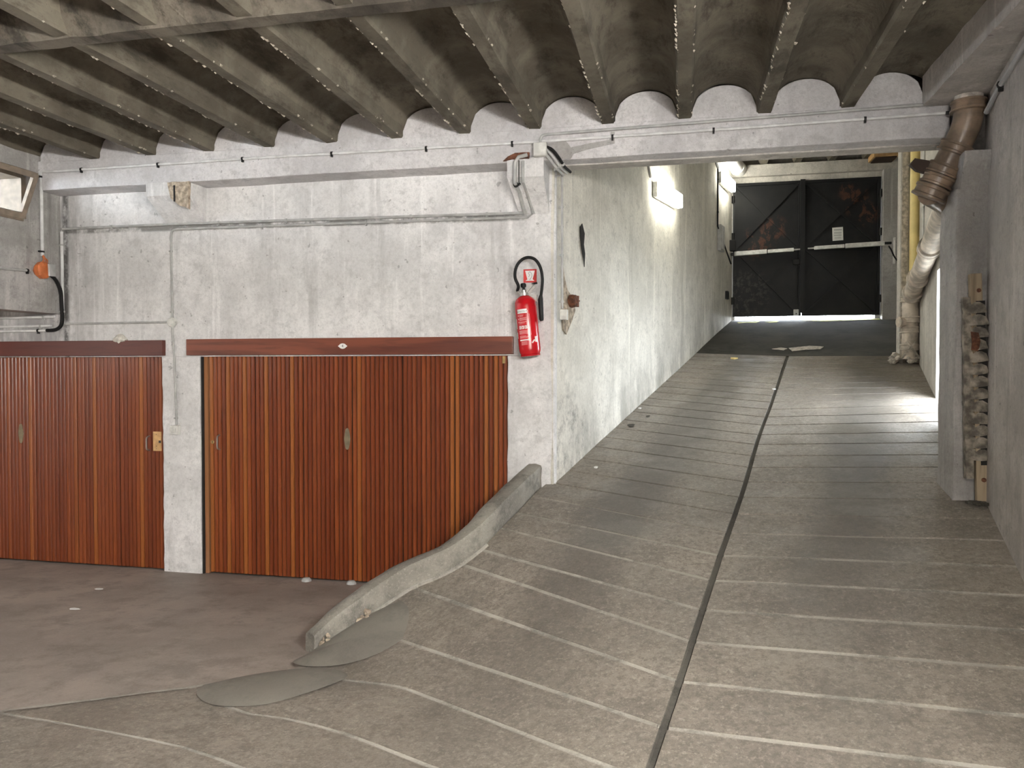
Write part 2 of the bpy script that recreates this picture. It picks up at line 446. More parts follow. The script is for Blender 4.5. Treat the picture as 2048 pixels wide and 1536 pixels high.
for s in SG:
    G = sv(s, vg(s)); G.z = max(zs(s) - .03, zf(G.y) + .012)
    if s in LOW: Lp = [Vector(p) for p in LOW[s]]
    else:
        o = interp(s, [2.9, 4.88], [.25, .09]); q = sv(s+o, -.06); q.z = zs(s+o); Lp = [q]
    o = interp(s, [2.4, 4.88], [.2, -.16])
    R = sv(s+o, 3.0); R.x = xr(R.y) + .08
    for _ in range(4):
        sr = (R-P0).dot(U); R += U*((s+o) - sr); R.x = xr(R.y) + .08
    R.z = max(zs(s+o), zf(R.y) + .012)
    rl = resample(Lp + [G], NL)
    for p in rl: p.z = max(p.z, zf(p.y) + .012)
    rowsL.append(rl); rowsR.append(resample([G, R], NR))
ramp = thing('ramp', (.5, 7, .5)); struct(ramp, 'grooved concrete ramp climbing between the walls to the gate')
def bed(rows, dz): return [[p - Vector((0,0,dz)) for p in r] for r in rows]
NF = 21                                     # the first joints (far) are open and dark, the near ones mortared
def trimL(r): d = r[-1]-r[-2]; return r[:-1] + [r[-1] - d.normalized()*.021]
def trimR(r): d = r[1]-r[0]; return [r[0] + d.normalized()*.021] + r[1:]
MB().grid(bed([trimL(r) for r in rowsL[:NF]], .022)).build('joint_bed', 'dark_joint', ramp)
MB().grid(bed([trimR(r) for r in rowsR[:NF]], .022)).build('joint_bed', 'dark_joint', ramp)
MB().grid(bed([trimL(r) for r in rowsL[NF-1:]], .0025)).build('mortar_bed', 'joint_mortar', ramp)
MB().grid(bed([trimR(r) for r in rowsR[NF-1:]], .0030)).build('mortar_bed', 'joint_mortar', ramp)
def strip(rows, i, gap, side):
    a, b = rows[i], rows[i+1]; out = []
    for f in (0., .5, 1.):
        r = []
        for p, q in zip(a, b):
            ln = max(1e-6, (q-p).length); g = min(gap/ln, .3)
            r.append(p.lerp(q, g + (1-2*g)*f))
        e = .019
        if side == 'L': d = (r[-1]-r[-2]); r[-1] = r[-1] - d.normalized()*min(e, d.length*.8)
        else: d = (r[0]-r[1]); r[0] = r[0] - d.normalized()*min(e, d.length*.8)
        out.append(r)
    return out
for i in range(len(SG)-1):
    far = i < NF-1; g = .0105 if far else .0145
    MB().slab(strip(rowsL, i, g, 'L'), .03).jitter(.0025, 3.5).build('slab', 'ramp_slab', ramp)
    MB().slab(strip(rowsR, i, g, 'R'), .03).jitter(.0025, 3.5).build('slab', 'ramp_slab', ramp)
gut = MB(); gr = []
for rl, rr in zip(rowsL, rowsR):
    g = rl[-1]; d = (rr[-1]-rr[0]).normalized()
    gr.append([g - d*.03 - Vector((0,0,.004)), g - d*.012 - Vector((0,0,.016)), g + d*.012 - Vector((0,0,.016)), g + d*.03 - Vector((0,0,.004))])
floor_mat('groove_dirt', (.10, .094, .08), (.07, .065, .056), (.04, .037, .032), .9, .3)
gut.grid(gr).build('drain_groove', 'groove_dirt', ramp)
er = []
for p in resample([(-2.19,4.02,zf(4.02)), (-2.47,3.70,zf(3.70)), (-3.24,3.085,zf(3.085)), (-4.0,2.40,zf(2.40)), (-4.6,1.7,zf(1.7))], 30):
    d_ = Vector((.62,-.78,0))*(.016 + .006*noise.noise(p*4)); er.append([p - d_ + Vector((0,0,.014)), p + d_ + Vector((0,0,.018))])
MB().grid(er).jitter(.006, 5).build('edge_joint', 'joint_mortar', ramp)
# solid body under the kerb side so the ramp never shows a hollow edge
sk = MB()
edge = [r[0] for r in rowsL[:28]]
sk.grid([[p - Vector((0,0,.02)) for p in edge], [Vector((p.x, p.y, min(zf(p.y)-.1, p.z-.1))) for p in edge]]).build('ramp_side', 'kerb_concrete', ramp)

# smooth cement patch at the kerb foot
def patch(poly, dz, name, mat, label, th=.012):
    c = Vector((sum(p[0] for p in poly)/len(poly), sum(p[1] for p in poly)/len(poly), sum(p[2] for p in poly)/len(poly)))
    pts = smooth_path([Vector(p) for p in poly] + [Vector(poly[0])], 5)[:-1]
    m = MB(); n = len(pts)
    ring = [p + Vector((0,0,dz-.004)) for p in pts]; inn = [p.lerp(c, .12) + Vector((0,0,dz+.003)) for p in pts]
    mid = [p.lerp(c, .55) + Vector((0,0,dz+.006)) for p in pts]
    m.add(ring + inn + mid + [c + Vector((0,0,dz+.006))], [(i,(i+1)%n,n+(i+1)%n,n+i) for i in range(n)] + [(n+i,n+(i+1)%n,2*n+(i+1)%n,2*n+i) for i in range(n)] + [(2*n+i,2*n+(i+1)%n,3*n) for i in range(n)])
    return struct(m.build(name, mat, smooth=True), label)
patch([(-2.52,3.66,.172),(-2.47,3.53,.182),(-2.30,3.42,.19),(-2.10,3.46,.187),(-1.98,3.56,.187),(-1.80,3.86,.185),(-1.86,3.98,.18),(-2.02,4.02,.17),(-2.19,4.00,.155),(-2.38,3.86,.158)], .017, 'cement_patch', 'cement_patch', 'oval smooth grey cement patch at the ramp foot')
patch([(-2.23,4.26,.135),(-2.24,4.12,.145),(-2.10,4.03,.165),(-1.88,4.04,.19),(-1.72,4.20,.215),(-1.62,4.44,.265),(-1.66,4.66,.32),(-1.80,4.78,.34),(-1.95,4.68,.29),(-2.08,4.50,.225)], .021, 'cement_patch', 'cement_patch', 'smooth grey cement patch along the low kerb end')

# kerb
kb = thing('kerb', (-1.6, 5.1, 0)); struct(kb, 'rounded concrete kerb curving down the ramp edge to the floor')
KP = smooth_path([Vector(p) for p in KB], 5); KP[-1] = Vector(KB[-1]); rows = []
for i, p in enumerate(KP):
    d = KP[min(i+1, len(KP)-1)] - KP[max(i-1, 0)]; d.z = 0; d.normalize(); n_ = Vector((d.y, -d.x, 0))   # to the garage side
    if n_.x > 0 and n_.y < 0: n_ = -n_
    f = i/(len(KP)-1); h = interp(f, [0,.5,.9,1], [.175,.175,.15,.12]); wd = interp(f, [0,.7,1], [.15,.15,.12])
    lo = Vector((0,0,1)); fl = zf(p.y) - .05
    prof = [(.012,-.05),(.012,.0),(.014,h*.3),(.012,h*.6),(.008,h*.80),(.016,h*.93),(wd*.42,h),(wd-.03,h*.985),(wd-.008,h*.9),(wd,h*.6)]
    r = [p + n_*a + lo*b for a, b in prof]; e = p + n_*(wd+.01); r.append(Vector((e.x, e.y, min(fl, p.z)))); rows.append(r)
m = MB().grid(rows); m.f.append(tuple(range(len(m.v)-11, len(m.v)))); m.jitter(.006, 7.)
m.build('kerb_body', 'kerb_concrete', kb, smooth=True, fixn=True)
m = MB()
for i, p in enumerate(KP[4:-3]):
    pass
pts = [p + Vector((.012, -.01, .004)) for p in KP[14:]]
MB().tube(pts, .013, 6).jitter(.004, 20).build('mortar_fillet', 'joint_mortar', kb, smooth=True)
for f, c in ((.0, (-2.165, 4.395, .20)), (.0, (-2.02, 4.63, .27))):
    mm = MB()
    for k in range(9):
        q = Vector(c) + Vector((random.uniform(-.02,.05), random.uniform(-.05,.05), random.uniform(-.03,.04))); r_ = random.uniform(.012,.024)
        mm.lathe([(r_*.5,-r_*.8),(r_,0),(r_*.5,r_*.8)], q, (random.random()-.5,random.random()-.5,1), 6)
    tag(mm.jitter(.01, 30).build('broken_edge', 'raw_concrete', kb), kind='stuff')

# asphalt landing and pavement outside
gateL, gateR, YG = .80, 3.6, 13.55
def asp(fr, dz=0.):
    rows = []
    edge = [rowsL[0][0] + Vector((-.1,.03,0))] + rowsL[0][2::3] + rowsR[0][2::2] + [rowsR[0][-1] + Vector((1.2,-.2,0))]
    n = len(edge)
    for k in range(9):
        f = k/8; r = []
        for i, p in enumerate(edge):
            q = Vector((gateL - .1 + (gateR+.8-gateL)*i/(n-1), YG+.05, 2.712)); r.append(p.lerp(q, f) + Vector((0,0,dz + .012*math.sin(f*3.1))))
        rows.append(r)
    return rows
struct(MB().slab(asp(0), .15).build('asphalt_landing', 'asphalt'), 'dark asphalt landing between the ramp top and the gate')
struct(B(-8, 12, YG+.05, 40, 2.5, 2.712).build('pavement_outside', 'pavement'), 'pale pavement outside the gate')

# ------------------------------------------------------------------ garage wall (back)
wb = thing('wall_back', (-5, YW, 0)); struct(wb, 'white stained plaster wall above the garage doors')
TH = 6.60
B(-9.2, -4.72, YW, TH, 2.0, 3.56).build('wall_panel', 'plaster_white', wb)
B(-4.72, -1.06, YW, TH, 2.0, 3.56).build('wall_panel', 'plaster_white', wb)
def pier(x0, x1, z1=2.001, z0=-.02, mat='plaster_white'):
    return B(x0, x1, YW, TH, z0, z1).build('pier', mat, wb, bevel=.012, subdiv=.12, amp=.007, fr=9)
pier(-4.712, -4.318); pier(-1.428, -1.06)
B(-9.2, -7.62, YW, TH, -.02, 2.0).build('wall_panel', 'plaster_white', wb)
B(-9.2, -1.1, TH, TH+.05, -.2, 2.2).build('back_board', 'dark_gap', wb)
# right-hand reveal of the pier (rounded plaster arris by the ramp)
m = MB(); m.tube([(-1.062, YW+.045, .9), (-1.062, YW+.045, 3.53)], .044, 10).build('rounded_corner', 'plaster_white', wb, smooth=True)

# beam over the wall
bm_ = thing('beam', (-2, 6.01, 3.53)); struct(bm_, 'white concrete beam carrying the ceiling ribs')
B(-5.86, 1.84, 6.01, 6.31, 3.53, 3.80).build('beam_body', 'beam_white', bm_, bevel=.012, subdiv=.3, amp=.006, fr=4)
B(-1.0, 1.84, 6.16, 6.312, 3.518, 3.535).build('soffit_board', 'far_plaster', bm_)
MB().prism([(-1.04,6.006,3.535),(-1.06,6.006,3.66),(-.9,6.006,3.675),(-.86,6.006,3.62),(-.70,6.006,3.645),(-.56,6.006,3.66),(-.55,6.006,3.72),(-.52,6.006,3.72),(-.52,6.006,3.63),(-.72,6.006,3.60),(-.84,6.006,3.57),(-.86,6.006,3.535)], (0,.02,0)).build('bare_patch', 'column_plaster', bm_)
B(-9.2, -5.86, 6.01, 6.6, 3.53, 4.3).build('beam_end', 'beam_white', bm_)
B(-5.9, 2.6, 6.30, 6.42, 3.80, 5.6).build('wall_above_beam', 'far_plaster', bm_)

# corbels
def corbel(x0, x1, zt, zb, xb0, label):
    c = thing('corbel', ((x0+x1)/2, YW, zb)); struct(c, label)
    m = MB(); zm = zb + (zt-zb)*.5
    m.add([(x0,6.0,zt),(x1,6.0,zt),(x1,YW+.02,zt),(x0,YW+.02,zt),(x0,6.0,zm+.05),(x1,6.0,zm+.05),(xb0,YW+.005,zb),(x1,YW+.005,zb),(xb0,YW+.03,zb),(x1,YW+.03,zb),(x0,YW+.03,zm),(x1,YW+.03,zm)],
          [(0,1,2,3),(0,4,5,1),(4,6,7,5),(1,5,7,9,2),(0,3,8,6,4),(6,8,9,7),(3,2,9,8)])
    m.build('corbel_body', 'plaster_white', c, subdiv=.09, amp=.006, fr=9)
    return c
c1 = corbel(-4.66, -4.235, 3.535, 3.20, -4.62, 'broken white corbel with bare stone corner under the beam')
MB().prism([(-4.44,5.992,3.53),(-4.23,5.992,3.53),(-4.23,5.992,3.29),(-4.33,5.992,3.33),(-4.41,5.992,3.39)], (0,.03,0)).build('bare_core', 'raw_concrete', c1, subdiv=.03, amp=.006, fr=20)
B(-4.375,-4.36,5.986,6.0,3.36,3.50).build('split', 'dark_gap', c1)
c2 = corbel(-1.37, -1.075, 3.56, 3.16, -1.32, 'cracked white corbel carrying the square junction box')
MB().prism([(-1.40,5.985,3.54),(-1.36,5.985,3.575),(-1.30,5.985,3.60),(-1.19,5.985,3.60),(-1.19,5.985,3.55),(-1.33,5.985,3.55)], (0,.03,0)).build('rust_patch', 'rust', c2, subdiv=.03, amp=.005, fr=25)
B(-1.275,-1.27,5.988,6.0,3.34,3.54).build('split', 'dark_gap', c2)

# ------------------------------------------------------------------ left hanging wall with hopper window
XL = -5.8
wl = thing('wall_left', (XL, 3, 2.4)); struct(wl, 'damp grey hanging wall over the side passage')
wz0, wz1 = 3.24, 3.62
ed = [-4.2] + [q for wy in reversed(WIN_Y) for q in (wy, wy+1.08)] + [YW]
for a, b in zip(ed[0::2], ed[1::2]): B(XL-.22, XL, a, b, 2.41, 4.3).build('wall_panel', 'damp_plaster', wl)
for wy in WIN_Y:
    B(XL-.22, XL, wy, wy+1.08, 2.41, wz0).build('wall_panel', 'damp_plaster', wl)
    B(XL-.22, XL, wy, wy+1.08, wz1, 4.3).build('wall_panel', 'damp_plaster', wl)
def tl(y, z):  # tilted sash plane
    return Vector((XL + .012 + (z-wz0)*.42, y, z))
for k, wy in enumerate(WIN_Y):
    wy0, wy1 = wy, wy + 1.08
    win = thing('window_%d' % (k+1), (XL, wy+.54, wz0))
    struct(win, 'small hopper window tilted in, bright with daylight' if k == 0 else 'added unseen hopper window for fill light, window %d from the corner' % (k+1))  # windows after the first are added to bring light from the left
    for a, b in (((wy0+.02,wz0+.02),(wy1-.02,wz0+.02)), ((wy0+.02,wz1-.01),(wy1-.02,wz1-.01)), ((wy0+.03,wz0),(wy0+.03,wz1)), ((wy1-.03,wz0),(wy1-.03,wz1))):
        MB().bar(tl(*a), tl(*b), .05, .035, (1,0,-.4)).build('sash_rail', 'wood_shutter', win)
    MB().prism([tl(wy0+.03,wz0+.02), tl(wy1-.03,wz0+.02), tl(wy1-.03,wz1-.01), tl(wy0+.03,wz1-.01)], (.005,0,-.002)).build('pane', 'window_glass', win)
    for z in (wz0, wz1): B(XL-.22, XL+.012, wy0, wy1, z-.025, z+.025).build('window_frame', 'wood_shutter', win)
    for y in (wy0, wy1): B(XL-.22, XL+.012, y-.025, y+.025, wz0, wz1).build('window_frame', 'wood_shutter', win)
# outer walls of the side passage and back of the hall
struct(B(-9.4, -9.2, -4.2, 6.6, -.3, 2.6).build('wall_passage', 'grey_plaster'), 'far grey wall of the side passage')
struct(B(-9.4, XL-.2, -4.2, 6.6, 2.5, 2.62).build('passage_ceiling', 'grey_plaster'), 'low ceiling of the side passage')
struct(B(-9.4, 3, -4.4, -4.2, -.3, 4.4).build('wall_front', 'grey_plaster'), 'grey wall behind the viewpoint')

# ------------------------------------------------------------------ ceiling: ribs and vaults
RX = [-5.19 + .5773*i for i in range(12)]
ce = thing('ceiling', (-2, 1, 3.79)); struct(ce, 'dark concrete ceiling of ribs and shallow barrel vaults')
Y0, Y1 = -4.2, 6.03
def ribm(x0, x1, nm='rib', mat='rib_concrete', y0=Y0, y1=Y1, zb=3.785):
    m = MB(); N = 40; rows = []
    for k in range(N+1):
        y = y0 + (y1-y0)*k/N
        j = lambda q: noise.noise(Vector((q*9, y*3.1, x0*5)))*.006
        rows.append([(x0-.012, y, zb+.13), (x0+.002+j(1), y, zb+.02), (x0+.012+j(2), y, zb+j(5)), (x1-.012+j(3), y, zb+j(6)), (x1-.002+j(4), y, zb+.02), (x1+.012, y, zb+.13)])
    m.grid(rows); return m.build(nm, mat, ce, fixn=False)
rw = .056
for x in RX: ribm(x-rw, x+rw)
M_cr = 'crumb_concrete'
plain('crumb_concrete', (.42, .38, .31), .9, var=.4, scale=40, bump=.6)
for x in RX:
    mm = MB(); y = -.5
    while y < 5.95:
        y += random.uniform(.012, .05) if noise.noise(Vector((x*3, y*1.7, 0))) > -.12 else random.uniform(.1, .3)
        r_ = random.uniform(.004, .013); sd = -1 if random.random() < .82 else 1
        q = Vector((x + sd*(rw-.010) + random.uniform(-.006,.006), y, 3.785 + random.uniform(-.002,.012)))
        mm.add([q+Vector((-r_,-r_*1.6,.004)), q+Vector((r_,-r_*.8,.002)), q+Vector((r_*.4,r_*1.8,.004)), q+Vector((0,0,-r_*.8)), q+Vector((0,0,.012))], [(0,1,3),(1,2,3),(2,0,3),(0,2,4),(2,1,4),(1,0,4)])
    tag(mm.build('crumbled_edge', 'crumb_concrete', ce), kind='stuff')
def vault(xa, xb, y0, y1, zb=3.785, parent=None, mat='vault_concrete', rise=.235):
    m = MB(); N = 150; K = 14; rows = []
    for k in range(N+1):
        y = y0 + (y1-y0)*k/N; r = []
        for i in range(K+1):
            t = -1 + 2*i/K; x = (xa+xb)/2 + t*(xb-xa)/2
            z = zb + .06 + (rise-.06)*math.sqrt(max(0., 1-abs(t)**2.))
            z += noise.noise(Vector((x*3, y*2.5, 1)))*.010 + noise.noise(Vector((x*2, (y + .5*(2*i/K-1)**2*.5)*8, 4)))*.011
            r.append((x, y, z))
        rows.append(r)
    m.grid(rows); return m.build('vault', mat, parent or ce, smooth=True, fixn=False)
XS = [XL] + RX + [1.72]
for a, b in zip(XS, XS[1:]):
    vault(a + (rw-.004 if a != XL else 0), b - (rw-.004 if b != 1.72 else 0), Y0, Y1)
# white filled arch ends above the beam
for a, b in zip(XS, XS[1:]):
    a2, b2 = a + (rw if a != XL else .03), b - (rw if b != 1.72 else .06); pts = []
    for i in range(13):
        t = -1 + 2*i/12; pts.append(((a2+b2)/2 + t*(b2-a2)/2, 6.004, 3.785 + .05 + (.225-.05)*math.sqrt(max(0., 1-abs(t)**2.))))
    MB().prism([(a2,6.004,3.78)] + pts + [(b2,6.004,3.78)], (0,.08,0)).build('arch_infill', 'beam_white', bm_)
# cross beam
def crossbeam():
    m = MB(); rows = []; N = 90
    for k in range(N+1):
        x = XL + (1.7-XL)*k/N; j = lambda q: noise.noise(Vector((x*6, q*3, 2)))*.012
        rows.append([(x, 3.60+j(1)*2, 4.02), (x, 3.70+j(2)*2, 3.86+j(3)), (x, 3.765+j(4), 3.775+j(5)*.6), (x, 3.86+j(6)*.8, 3.77+j(7)*.5), (x, 3.87, 4.02)])
    m.grid(rows); return m.build('cross_beam', 'crumbled_concrete', ce, fixn=False)
crossbeam()
# closing slab above and edge beam along the right wall
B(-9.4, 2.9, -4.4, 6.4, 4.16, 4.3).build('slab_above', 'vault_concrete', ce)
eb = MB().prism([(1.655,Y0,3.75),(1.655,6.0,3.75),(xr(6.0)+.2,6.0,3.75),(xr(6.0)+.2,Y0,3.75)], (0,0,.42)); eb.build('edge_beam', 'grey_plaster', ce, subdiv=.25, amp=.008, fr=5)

# ------------------------------------------------------------------ right wall with daylight doorway
wr = thing('wall_right', (2, 5, 0)); struct(wr, 'rough grey plaster wall to the right of the ramp')
def rwall(y0, y1, z0, z1, mat, nm='wall_panel', th=.3):
    m = MB().add([(xr(y0),y0,z0),(xr(y1),y1,z0),(xr(y1)+th,y1,z0),(xr(y0)+th,y0,z0),(xr(y0),y0,z1),(xr(y1),y1,z1),(xr(y1)+th,y1,z1),(xr(y0)+th,y0,z1)],
                 [(0,1,2,3),(4,7,6,5),(0,4,5,1),(1,5,6,2),(2,6,7,3),(3,7,4,0)])
    return m.build(nm, mat, wr)
rwall(-4.3, 6.3, -.3, 5.6, 'grey_plaster')
DY0, DY1, DZ = 7.55, 8.28, 2.85
rwall(6.3, DY0, .2, 5.6, 'far_plaster'); rwall(DY0, DY1, DZ, 5.6, 'far_plaster'); rwall(DY1, 9.86, .2, 5.6, 'far_plaster')
rwall(DY0, DY1, .2, 1.30, 'far_plaster', 'threshold')
B(2.5, 12, 4, 12, .6, 1.25).build('courtyard_ground', 'pavement', wr)
# the recess and cheek walls beyond
struct(B(3.52, 3.7, 9.7, YG, 1, 5.8).build('wall_landing', 'far_plaster'), 'pale wall to the right of the landing')
struct(B(2.75, 3.6, 9.84, 9.90, 1.4, 5.7).build('trim_1', 'far_plaster'), 'plaster return beside the yellow pipe')

# left ramp wall
wrl = thing('wall_ramp', (-.5, 9, 1)); struct(wrl, 'tall stained plaster wall along the left of the ramp')
A_ = sv(0, 0); Bp = sv(7.75, 0); nn = -V_*.3
m = MB().add([A_+Vector((0,0,.3)), Bp+Vector((0,0,.3)), Bp+nn+Vector((0,0,.3)), A_+nn+Vector((0,0,.3)), A_+Vector((0,0,5.7)), Bp+Vector((0,0,5.7)), Bp+nn+Vector((0,0,5.7)), A_+nn+Vector((0,0,5.7))],
             [(0,1,2,3),(4,7,6,5),(0,4,5,1),(1,5,6,2),(2,6,7,3),(3,7,4,0)])
m.build('wall_panel', 'ramp_plaster', wrl, subdiv=.5, amp=.012, fr=1.3)
# ragged hole in the plaster, bulge patch
def onw(s, z, off=0.): q = sv(s, off); q.z = z; return q
def blob(pts, off, th, nm, mat, par):
    P_ = [onw(a, b, off) for a, b in pts]; return MB().prism(P_, V_*th).build(nm, mat, par)
blob([(.55,3.14),(.60,3.18),(.66,3.10),(.64,3.00),(.67,2.92),(.655,2.80),(.63,2.88),(.58,2.98),(.56,3.06)], .012, .006, 'ragged_hole', 'dark_gap', wrl)
blob([(.17,2.74),(.20,2.66),(.26,2.56),(.40,2.50),(.44,2.40),(.36,2.30),(.24,2.18),(.17,2.22),(.16,2.4)], .012, .006, 'bare_cavity', 'raw_concrete', wrl)
mm = MB().lathe([(.02,-.05),(.13,-.02),(.15,.01),(.10,.05),(.03,.065)], onw(.52, 2.36, -.03), V_, 14); mm.jitter(.02, 8).build('plaster_bulge', 'ramp_plaster', wrl, smooth=True)

# passage ceiling above the ramp and the landing vaults
pc = thing('passage_roof', (1, 9, 5.3)); struct(pc, 'concrete roof over the ramp passage')
B(-1.6, 3.4, 6.3, 11.0, 5.45, 5.6).build('roof_slab', 'far_plaster', pc)
B(-1.6, 5, 11.0, 14.1, 5.55, 5.7).build('roof_slab', 'vault_concrete', pc)
fx0 = 1.30
fr_ = [fx0 + .53*i for i in range(-2, 6)]
for x in fr_:
    MB().add([(x-.05,11,5.275),(x+.05,11,5.275),(x+.13,11,5.50),(x-.13,11,5.50),(x-.05,13.5,5.275),(x+.05,13.5,5.275),(x+.13,13.5,5.50),(x-.13,13.5,5.50)],
             [(0,1,5,4),(1,2,6,5),(3,0,4,7),(0,3,2,1),(4,5,6,7),(2,3,7,6)]).build('rib', 'rib_concrete', pc)
# far beam, lintel, gate piers
wg = thing('wall_gate', (2, YG, 2.7)); struct(wg, 'concrete wall framing the black gate')
B(.6, 4.2, 13.42, 13.75, 5.08, 5.27).build('gate_beam', 'far_plaster', wg, bevel=.01)
B(.6, 4.2, 13.52, 13.75, 4.99, 5.08).build('gate_lintel', 'far_plaster', wg)
B(.6, 4.2, 13.75, 13.9, 4.99, 5.7).build('wall_panel', 'far_plaster', wg)
B(3.06, 3.2, 13.56, 13.75, 2.3, 5.08).build('gate_rebate', 'far_plaster', wg)
B(3.135, 3.5, 13.40, 13.75, 2.5, 5.08).build('gate_pier', 'column_plaster', wg, bevel=.008)
B(3.5, 5.2, 13.5, 13.75, 2.3, 5.7).build('wall_panel', 'far_plaster', wg)
B(-.2, .812, 13.5, 13.75, 2.3, 5.7).build('wall_panel', 'far_plaster', wg)
B(.75, .86, 13.56, 13.75, 2.3, 5.7).build('wall_panel', 'far_plaster', wg)
# near right column with chamfered head, far column
cn = thing('column', (1.9, 5.95, .9)); struct(cn, 'grey concrete column beside the ramp with a chamfered head')
B(1.815, 2.3, 5.79, 6.13, .9, 3.12).build('shaft', 'column_plaster', cn, bevel=.01, subdiv=.16, amp=.007, fr=8)
MB().add([(1.835,5.70,3.345),(2.3,5.70,3.345),(2.3,6.15,3.345),(1.835,6.15,3.345),(1.835,5.70,3.30),(2.3,5.70,3.30),(1.835,5.795,3.09),(2.3,5.795,3.09),(1.835,6.15,3.09),(2.3,6.15,3.09)],
         [(0,1,2,3),(0,4,5,1),(4,6,7,5),(6,8,9,7),(0,3,8,6,4),(1,5,7,9,2),(3,2,9,8)]).build('chamfered_head', 'column_plaster', cn, subdiv=.1, amp=.007, fr=9)
plaster('dark_plaster', (.14, .13, .12), (.07, .065, .06), (.03, .028, .026))  # near-black plaster for the stub above the column
B(1.86, 2.3, 5.93, 6.3, 3.34, 4.1).build('upper_stub', 'dark_plaster', cn)
cf = thing('column', (2.65, 10.3, 2)); struct(cf, 'pale speckled column behind the yellow pipe')
B(2.572, 3.1, 10.16, 10.31, 1.9, 5.6).build('shaft', 'far_plaster', cf, bevel=.012)
B(2.585, 2.655, 10.15, 10.17, 2.2, 5.5).build('rough_strip', 'mortar_lump', cf)

# ------------------------------------------------------------------ garage doors
def slat_mesh(wd, h):
    m = MB(); d = .018; e = .009
    prof = [(-wd/2, d), (-wd/2, e), (-wd/2+.007, 0), (wd/2-.007, 0), (wd/2, e), (wd/2, d)]
    b = [(x, y, 0) for x, y in prof]; t = [(x, y, h) for x, y in prof]; n = len(prof)
    m.add(b + t, [(i, (i+1) % n, n+(i+1) % n, n+i) for i in range(n)] + [tuple(reversed(range(n))), tuple(range(n, 2*n))])
    return m.mesh('slat', Vector((0,0,0)), 'varnished_slat')
PITCH = .04245
SL = slat_mesh(PITCH-.0055, 1.985)
YD = 6.30
def garage_door(nm, xright, npan, label):
    d = thing(nm, (xright - npan*11*PITCH/2, YD, .012)); struct(d, label); d['category'] = 'garage door'
    pans = []
    for p in range(npan):
        x1 = xright - p*(11*PITCH+.004); x0 = x1 - 11*PITCH
        pn = B(x0+.001, x1-.001, YD+.016, YD+.035, .012, 2.0).build('door_panel', 'dark_wood', d)
        for k in range(11):
            put(SL, 'slat', (x0 + PITCH*(k+.5), YD + random.uniform(-.0012,.0012), .014), pn)
        pans.append((x0, x1))
    return d, pans
d4, p4 = garage_door('door_1', -1.432, 6, 'varnished slatted garage door numbered 4 beside the kerb')
d3, p3 = garage_door('door_2', -4.742, 6, 'varnished slatted garage door with brass latch plate, leftmost')
MB().box(-4.30, -4.262, YD-.005, YD+.06, 0, 2.0).build('door_jamb', 'old_timber', d4)
MB().box(-4.312, -4.298, YD-.03, YD+.06, 0, 2.0).build('jamb_gap', 'dark_gap', d4)
def pull(d, x, z, h=.135):
    o = MB().tube(smooth_path([(x,YD+.003,z-h/2),(x,YD-.035,z-h/2+.015),(x,YD-.04,z),(x,YD-.035,z+h/2-.015),(x,YD+.003,z+h/2)],5), .0075, 8).build('handle', 'steel', d, smooth=True)
    return tag(o, 'bowed steel pull handle')
pull(d4, -4.145, 1.215); pull(d3, -4.885, 1.19)
def escutcheon(d, x, z):
    pts = [(x-.022,YD-.006,z-.055),(x-.016,YD-.006,z-.085),(x,YD-.006,z-.098),(x+.016,YD-.006,z-.085),(x+.022,YD-.006,z-.055),(x+.030,YD-.006,z),(x+.022,YD-.006,z+.055),(x+.016,YD-.006,z+.085),(x,YD-.006,z+.098),(x-.016,YD-.006,z+.085),(x-.022,YD-.006,z+.055),(x-.030,YD-.006,z)]
    return tag(MB().prism(pts, (0,.008,0)).build('finger_plate', 'dull_brass', d, bevel=.002), 'long dull brass plate')
escutcheon(d4, -2.885, 1.27); escutcheon(d3, -6.32, 1.255)
k = MB().lathe([(.016,0),(.018,.003),(.014,.006),(.007,.007)], (-4.218, YD, 1.215), (0,-1,0), 14).build('lock_rosette', 'brass', d4)
MB().box(-4.2205,-4.2155,YD-.009,YD-.006,1.20,1.226).build('keyhole', 'black_print', k)
lp = B(-4.835,-4.752,YD-.012,YD-.001,1.12,1.30).build('latch_board', 'plywood', d3); B(-4.775,-4.752,YD-.014,YD-.011,1.195,1.218).build('latch_slot', 'black_print', lp)
for z in (1.14,1.165,1.275): MB().lathe([(.004,0),(.004,.004),(.002,.005)], (-4.80,YD-.011,z), (0,-1,0), 8).build('screw', 'dull_brass', lp)
B(-1.478,-1.455,YD-.006,YD,1.935,1.995).build('corner_plate', 'brass', d4)
for x in (-3.26,-2.83): tag(MB().lathe([(.045,0),(.043,.015),(.03,.03),(.01,.034)], (x,6.25,-.002), (0,0,1), 12).build('door_stop', 'pvc_grey', smooth=True), 'small grey floor stop below the %s of the numbered garage door' % ('third panel' if x < -3 else 'middle panel'), 'door stop')

# lintels
struct(B(-4.425,-1.372,6.215,6.31,2.012,2.158).build('trim_2', 'lintel_wood', bevel=.004), 'grained wooden lintel with the number plate')
struct(B(-7.8,-4.672,6.215,6.31,2.01,2.152).build('trim_3', 'painted_lintel', bevel=.004), 'dark red brown lintel over the leftmost door')
pl = thing('number_plate', (-2.885,6.212,2.05), 'small white oval plate with a black 4 on the lintel', 'number plate')
m = MB(); n = 24
m.prism([(-2.885+.034*math.cos(2*math.pi*i/n), 6.214, 2.086+.0235*math.sin(2*math.pi*i/n)) for i in range(n)], (0,-.005,0)).build('plate', 'ceramic_white', pl, bevel=.0015)
for sx in (-1,1): B(-2.885+sx*.034-.006,-2.885+sx*.034+.006,6.209,6.214,2.080,2.092).build('plate_lug', 'ceramic_white', pl)
tv, tf = text_mesh('4', .034)
MB().add([(-2.885+x, 6.2085, 2.086+y) for x,y,z in tv], tf).build('numeral', 'black_print', pl, fixn=False)
